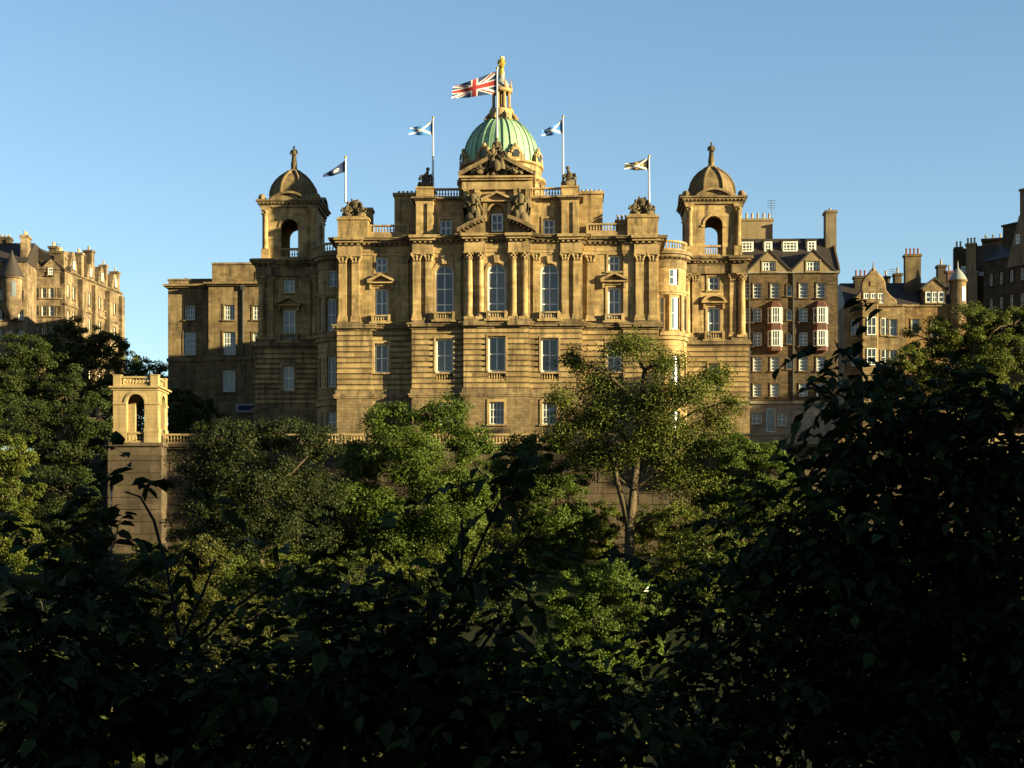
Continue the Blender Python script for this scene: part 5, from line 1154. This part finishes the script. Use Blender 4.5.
# right
ptree('broadleaf_tree', 'large sunlit green tree in front of the near black tenement', 'tree', 186, [(970, 460), (970, 420), (972, 380), (975, 345)],
      [(930, 340, 28, 22), (970, 324, 36, 20), (1012, 326, 32, 20), (956, 366, 46, 30), (1004, 362, 40, 30), (1040, 346, 30, 28), (940, 396, 36, 26), (990, 400, 46, 30), (912, 366, 22, 22)], 'leaf_a', 24000, .36, 15, base=12.0, tr=.6)
ptree('broadleaf_tree', 'small yellowish tree in front of the turreted house', 'tree', 178, [(892, 470), (892, 430), (892, 400)],
      [(888, 380, 18, 20), (906, 396, 20, 22), (868, 402, 20, 20), (890, 420, 28, 22)], 'leaf_c', 7000, .33, 16, base=11.0, tr=.3)
for i, (px, Y, t) in enumerate(((1140, 166, 272), (1230, 164, 262), (1330, 200, 272), (1420, 197, 272), (1540, 192, 268))):  # out of frame, added and raised to shade the tenement and basement
    ptree('broadleaf_tree', 'tall unseen tree beyond the sunlit tree, placed to shade the building fronts', 'tree', Y, [(px, 470), (px, 430), (px, 380), (px, 350)],
          [(px - 30, t + 40, 34, 26), (px + 20, t + 22, 36, 24), (px, t + 66, 54, 36), (px + 44, t + 60, 30, 28), (px - 20, t + 100, 50, 30)], 'leaf_a', 9000, .44, 40 + i, base=(12.0 if i > 1 else -1.0), tr=.6, group='trees along the terrace edge')
# shadowy trees lower on the slope
specs = [(20, 600, 95), (110, 650, 80), (235, 590, 118), (330, 560, 135), (300, 640, 100), (415, 600, 120), (480, 560, 140), (475, 640, 95), (370, 690, 80), (655, 660, 95), (700, 570, 140), (760, 560, 145), (830, 540, 150), (910, 520, 155), (1000, 510, 158), (800, 640, 100), (920, 640, 100), (1040, 600, 120), (230, 700, 72), (600, 730, 76), (720, 730, 78)]
for i, (px, t, Y) in enumerate(specs):
    rr = random.Random(i); w = rr.uniform(38, 52)
    ptree('garden_tree', 'shadowy garden tree half hidden by the dark near leaves', 'tree', Y, [(px, None), (px, t + 80), (px, t + 40)],
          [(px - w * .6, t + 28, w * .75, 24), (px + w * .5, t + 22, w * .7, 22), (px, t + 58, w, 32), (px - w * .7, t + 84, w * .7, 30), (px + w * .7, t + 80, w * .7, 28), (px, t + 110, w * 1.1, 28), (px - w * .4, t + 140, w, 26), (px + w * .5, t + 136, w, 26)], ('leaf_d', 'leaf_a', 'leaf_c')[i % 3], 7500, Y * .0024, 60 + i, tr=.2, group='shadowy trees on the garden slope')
# near trees, close to the camera
def near(label, Y, tpx, L, n, size, seed, **kw):
    return ptree('street_tree', label, 'tree', Y, tpx, L, 'leaf_near', n, size, seed, bark='bark_dark', near=True, clump=(.22, .42), shell=.2, **kw)
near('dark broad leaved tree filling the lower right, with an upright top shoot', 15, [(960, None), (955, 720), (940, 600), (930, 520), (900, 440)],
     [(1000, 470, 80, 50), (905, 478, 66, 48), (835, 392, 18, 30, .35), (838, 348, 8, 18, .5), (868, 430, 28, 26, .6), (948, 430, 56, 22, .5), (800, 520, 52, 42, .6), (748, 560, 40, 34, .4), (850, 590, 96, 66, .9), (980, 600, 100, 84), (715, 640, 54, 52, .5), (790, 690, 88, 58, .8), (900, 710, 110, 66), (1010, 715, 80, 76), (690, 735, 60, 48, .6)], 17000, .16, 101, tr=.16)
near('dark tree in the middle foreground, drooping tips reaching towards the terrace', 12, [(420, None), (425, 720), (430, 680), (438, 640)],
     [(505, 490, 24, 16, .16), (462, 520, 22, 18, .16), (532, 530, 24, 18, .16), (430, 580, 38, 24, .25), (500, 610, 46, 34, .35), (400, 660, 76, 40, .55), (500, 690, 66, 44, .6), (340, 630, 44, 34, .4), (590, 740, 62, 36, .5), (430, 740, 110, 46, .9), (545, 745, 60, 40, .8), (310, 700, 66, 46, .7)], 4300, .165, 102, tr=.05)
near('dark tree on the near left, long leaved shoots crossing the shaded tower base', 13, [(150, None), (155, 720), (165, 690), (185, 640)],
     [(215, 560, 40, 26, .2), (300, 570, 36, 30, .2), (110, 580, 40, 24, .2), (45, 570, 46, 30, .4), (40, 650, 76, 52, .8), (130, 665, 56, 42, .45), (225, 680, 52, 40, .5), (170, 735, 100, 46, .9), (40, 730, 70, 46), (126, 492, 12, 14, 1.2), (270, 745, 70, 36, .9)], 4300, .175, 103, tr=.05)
for i, (px, Y, t, w, lf, lb) in enumerate(((335, 164, 470, 46, 'leaf_c', 'low olive tree against the retaining wall left of the bright green tree'), (556, 168, 452, 34, 'leaf_b', 'low green tree beside the slim lamp post'), (702, 160, 498, 40, 'leaf_a', 'low green tree right of the forked sunlit trunk'), (805, 160, 478, 46, 'leaf_a', 'green tree low before the white painted ground floor'), (492, 166, 500, 46, 'leaf_a', 'low green tree under the bright green tree'), (745, 150, 520, 50, 'leaf_a', 'broad green tree low on the slope right of the shrubs'), (225, 160, 500, 50, 'leaf_c', 'low olive tree under the dark spreading tree'))):
    ptree('garden_tree', lb, 'tree', Y, [(px, None), (px, t + 60), (px, t + 30)], [(px - w * .6, t + 26, w * .7, 24), (px + w * .55, t + 20, w * .65, 20), (px, t + 50, w, 30), (px - w * .5, t + 74, w * .7, 26), (px + w * .6, t + 76, w * .7, 26), (px - w * .3, t + 100, w * .8, 22), (px + w * .4, t + 102, w * .8, 22)], lf, 7500, .36, 120 + i, tr=.22)
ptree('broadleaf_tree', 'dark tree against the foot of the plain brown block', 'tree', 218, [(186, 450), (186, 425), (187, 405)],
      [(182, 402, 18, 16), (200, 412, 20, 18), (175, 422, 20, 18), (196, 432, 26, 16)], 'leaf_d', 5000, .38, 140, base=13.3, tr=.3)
# trees out of the frame on the right that stand between the gardens and the low sun
for i, (x, y, h) in enumerate(((24, 3, 14), (36, -3, 15), (48, 6, 16), (36, 17, 15), (62, 0, 16), (58, 24, 16), (78, 38, 17), (98, 30, 17), (100, 66, 17))):
    z0 = ground_z(x, y); r = h * .3
    tree('park_tree', 'full crowned park tree between the street and the gardens', 'tree', [(x, y, z0), (x, y, z0 + h * .3), (x, y, z0 + h * .6)],
         [(x - r * .5, y, z0 + h * .55, r * .8, r * .8, r * .7), (x + r * .5, y + 1, z0 + h * .6, r * .8, r * .8, r * .8), (x, y - 1, z0 + h * .8, r * .7, r * .7, r * .65), (x, y + 1, z0 + h * .45, r, r, r * .6)], 'leaf_a', 5000, .5, 80 + i, tr=.3, group='park trees by the street')
for px, Y, w, lb in ((258, 142, 44, 'low green shrub at the foot of the dark spreading tree'), (410, 146, 48, 'low green shrub at the foot of the bright green tree'), (345, 138, 44, 'low green shrub midway between the two trees left of centre'), (664, 176, 34, 'low green shrub against the wall right of the forked trunk'), (592, 177, 24, 'small shrub against the wall left of the forked trunk')):
    dy = 50 if Y > 170 else 0
    ptree('garden_shrub', lb, 'shrub', Y, [(px, None), (px, 600 - dy), (px, 585 - dy)], [(px - w * .6, 572 - dy, w * .7, 20), (px + w * .5, 568 - dy, w * .7, 22), (px, 590 - dy, w * 1.1, 24)], 'leaf_a', 4500, .32, 150 + px, tr=.12)
# litter on the sunlit shrub
T = Thing('paper_scrap', (646.5 - CX) / F * 112, 112, (HY - 591.5) / F * 112, 20, 'small bright white scrap caught among the leaves of the sunlit shrub', 'litter')
mb = MB(); b_ = T.base; mb.add([(-.22, 0, b_), (.16, .02, b_ + .02), (.15, .05, b_ + .36), (-.02, -.06, b_ + .2), (.0, .1, b_ + .1)], [(0, 1, 3), (1, 2, 3), (0, 3, 4), (3, 2, 4), (0, 4, 1), (1, 4, 2)]); T.put('sheet', mb, 'white', smooth=False)
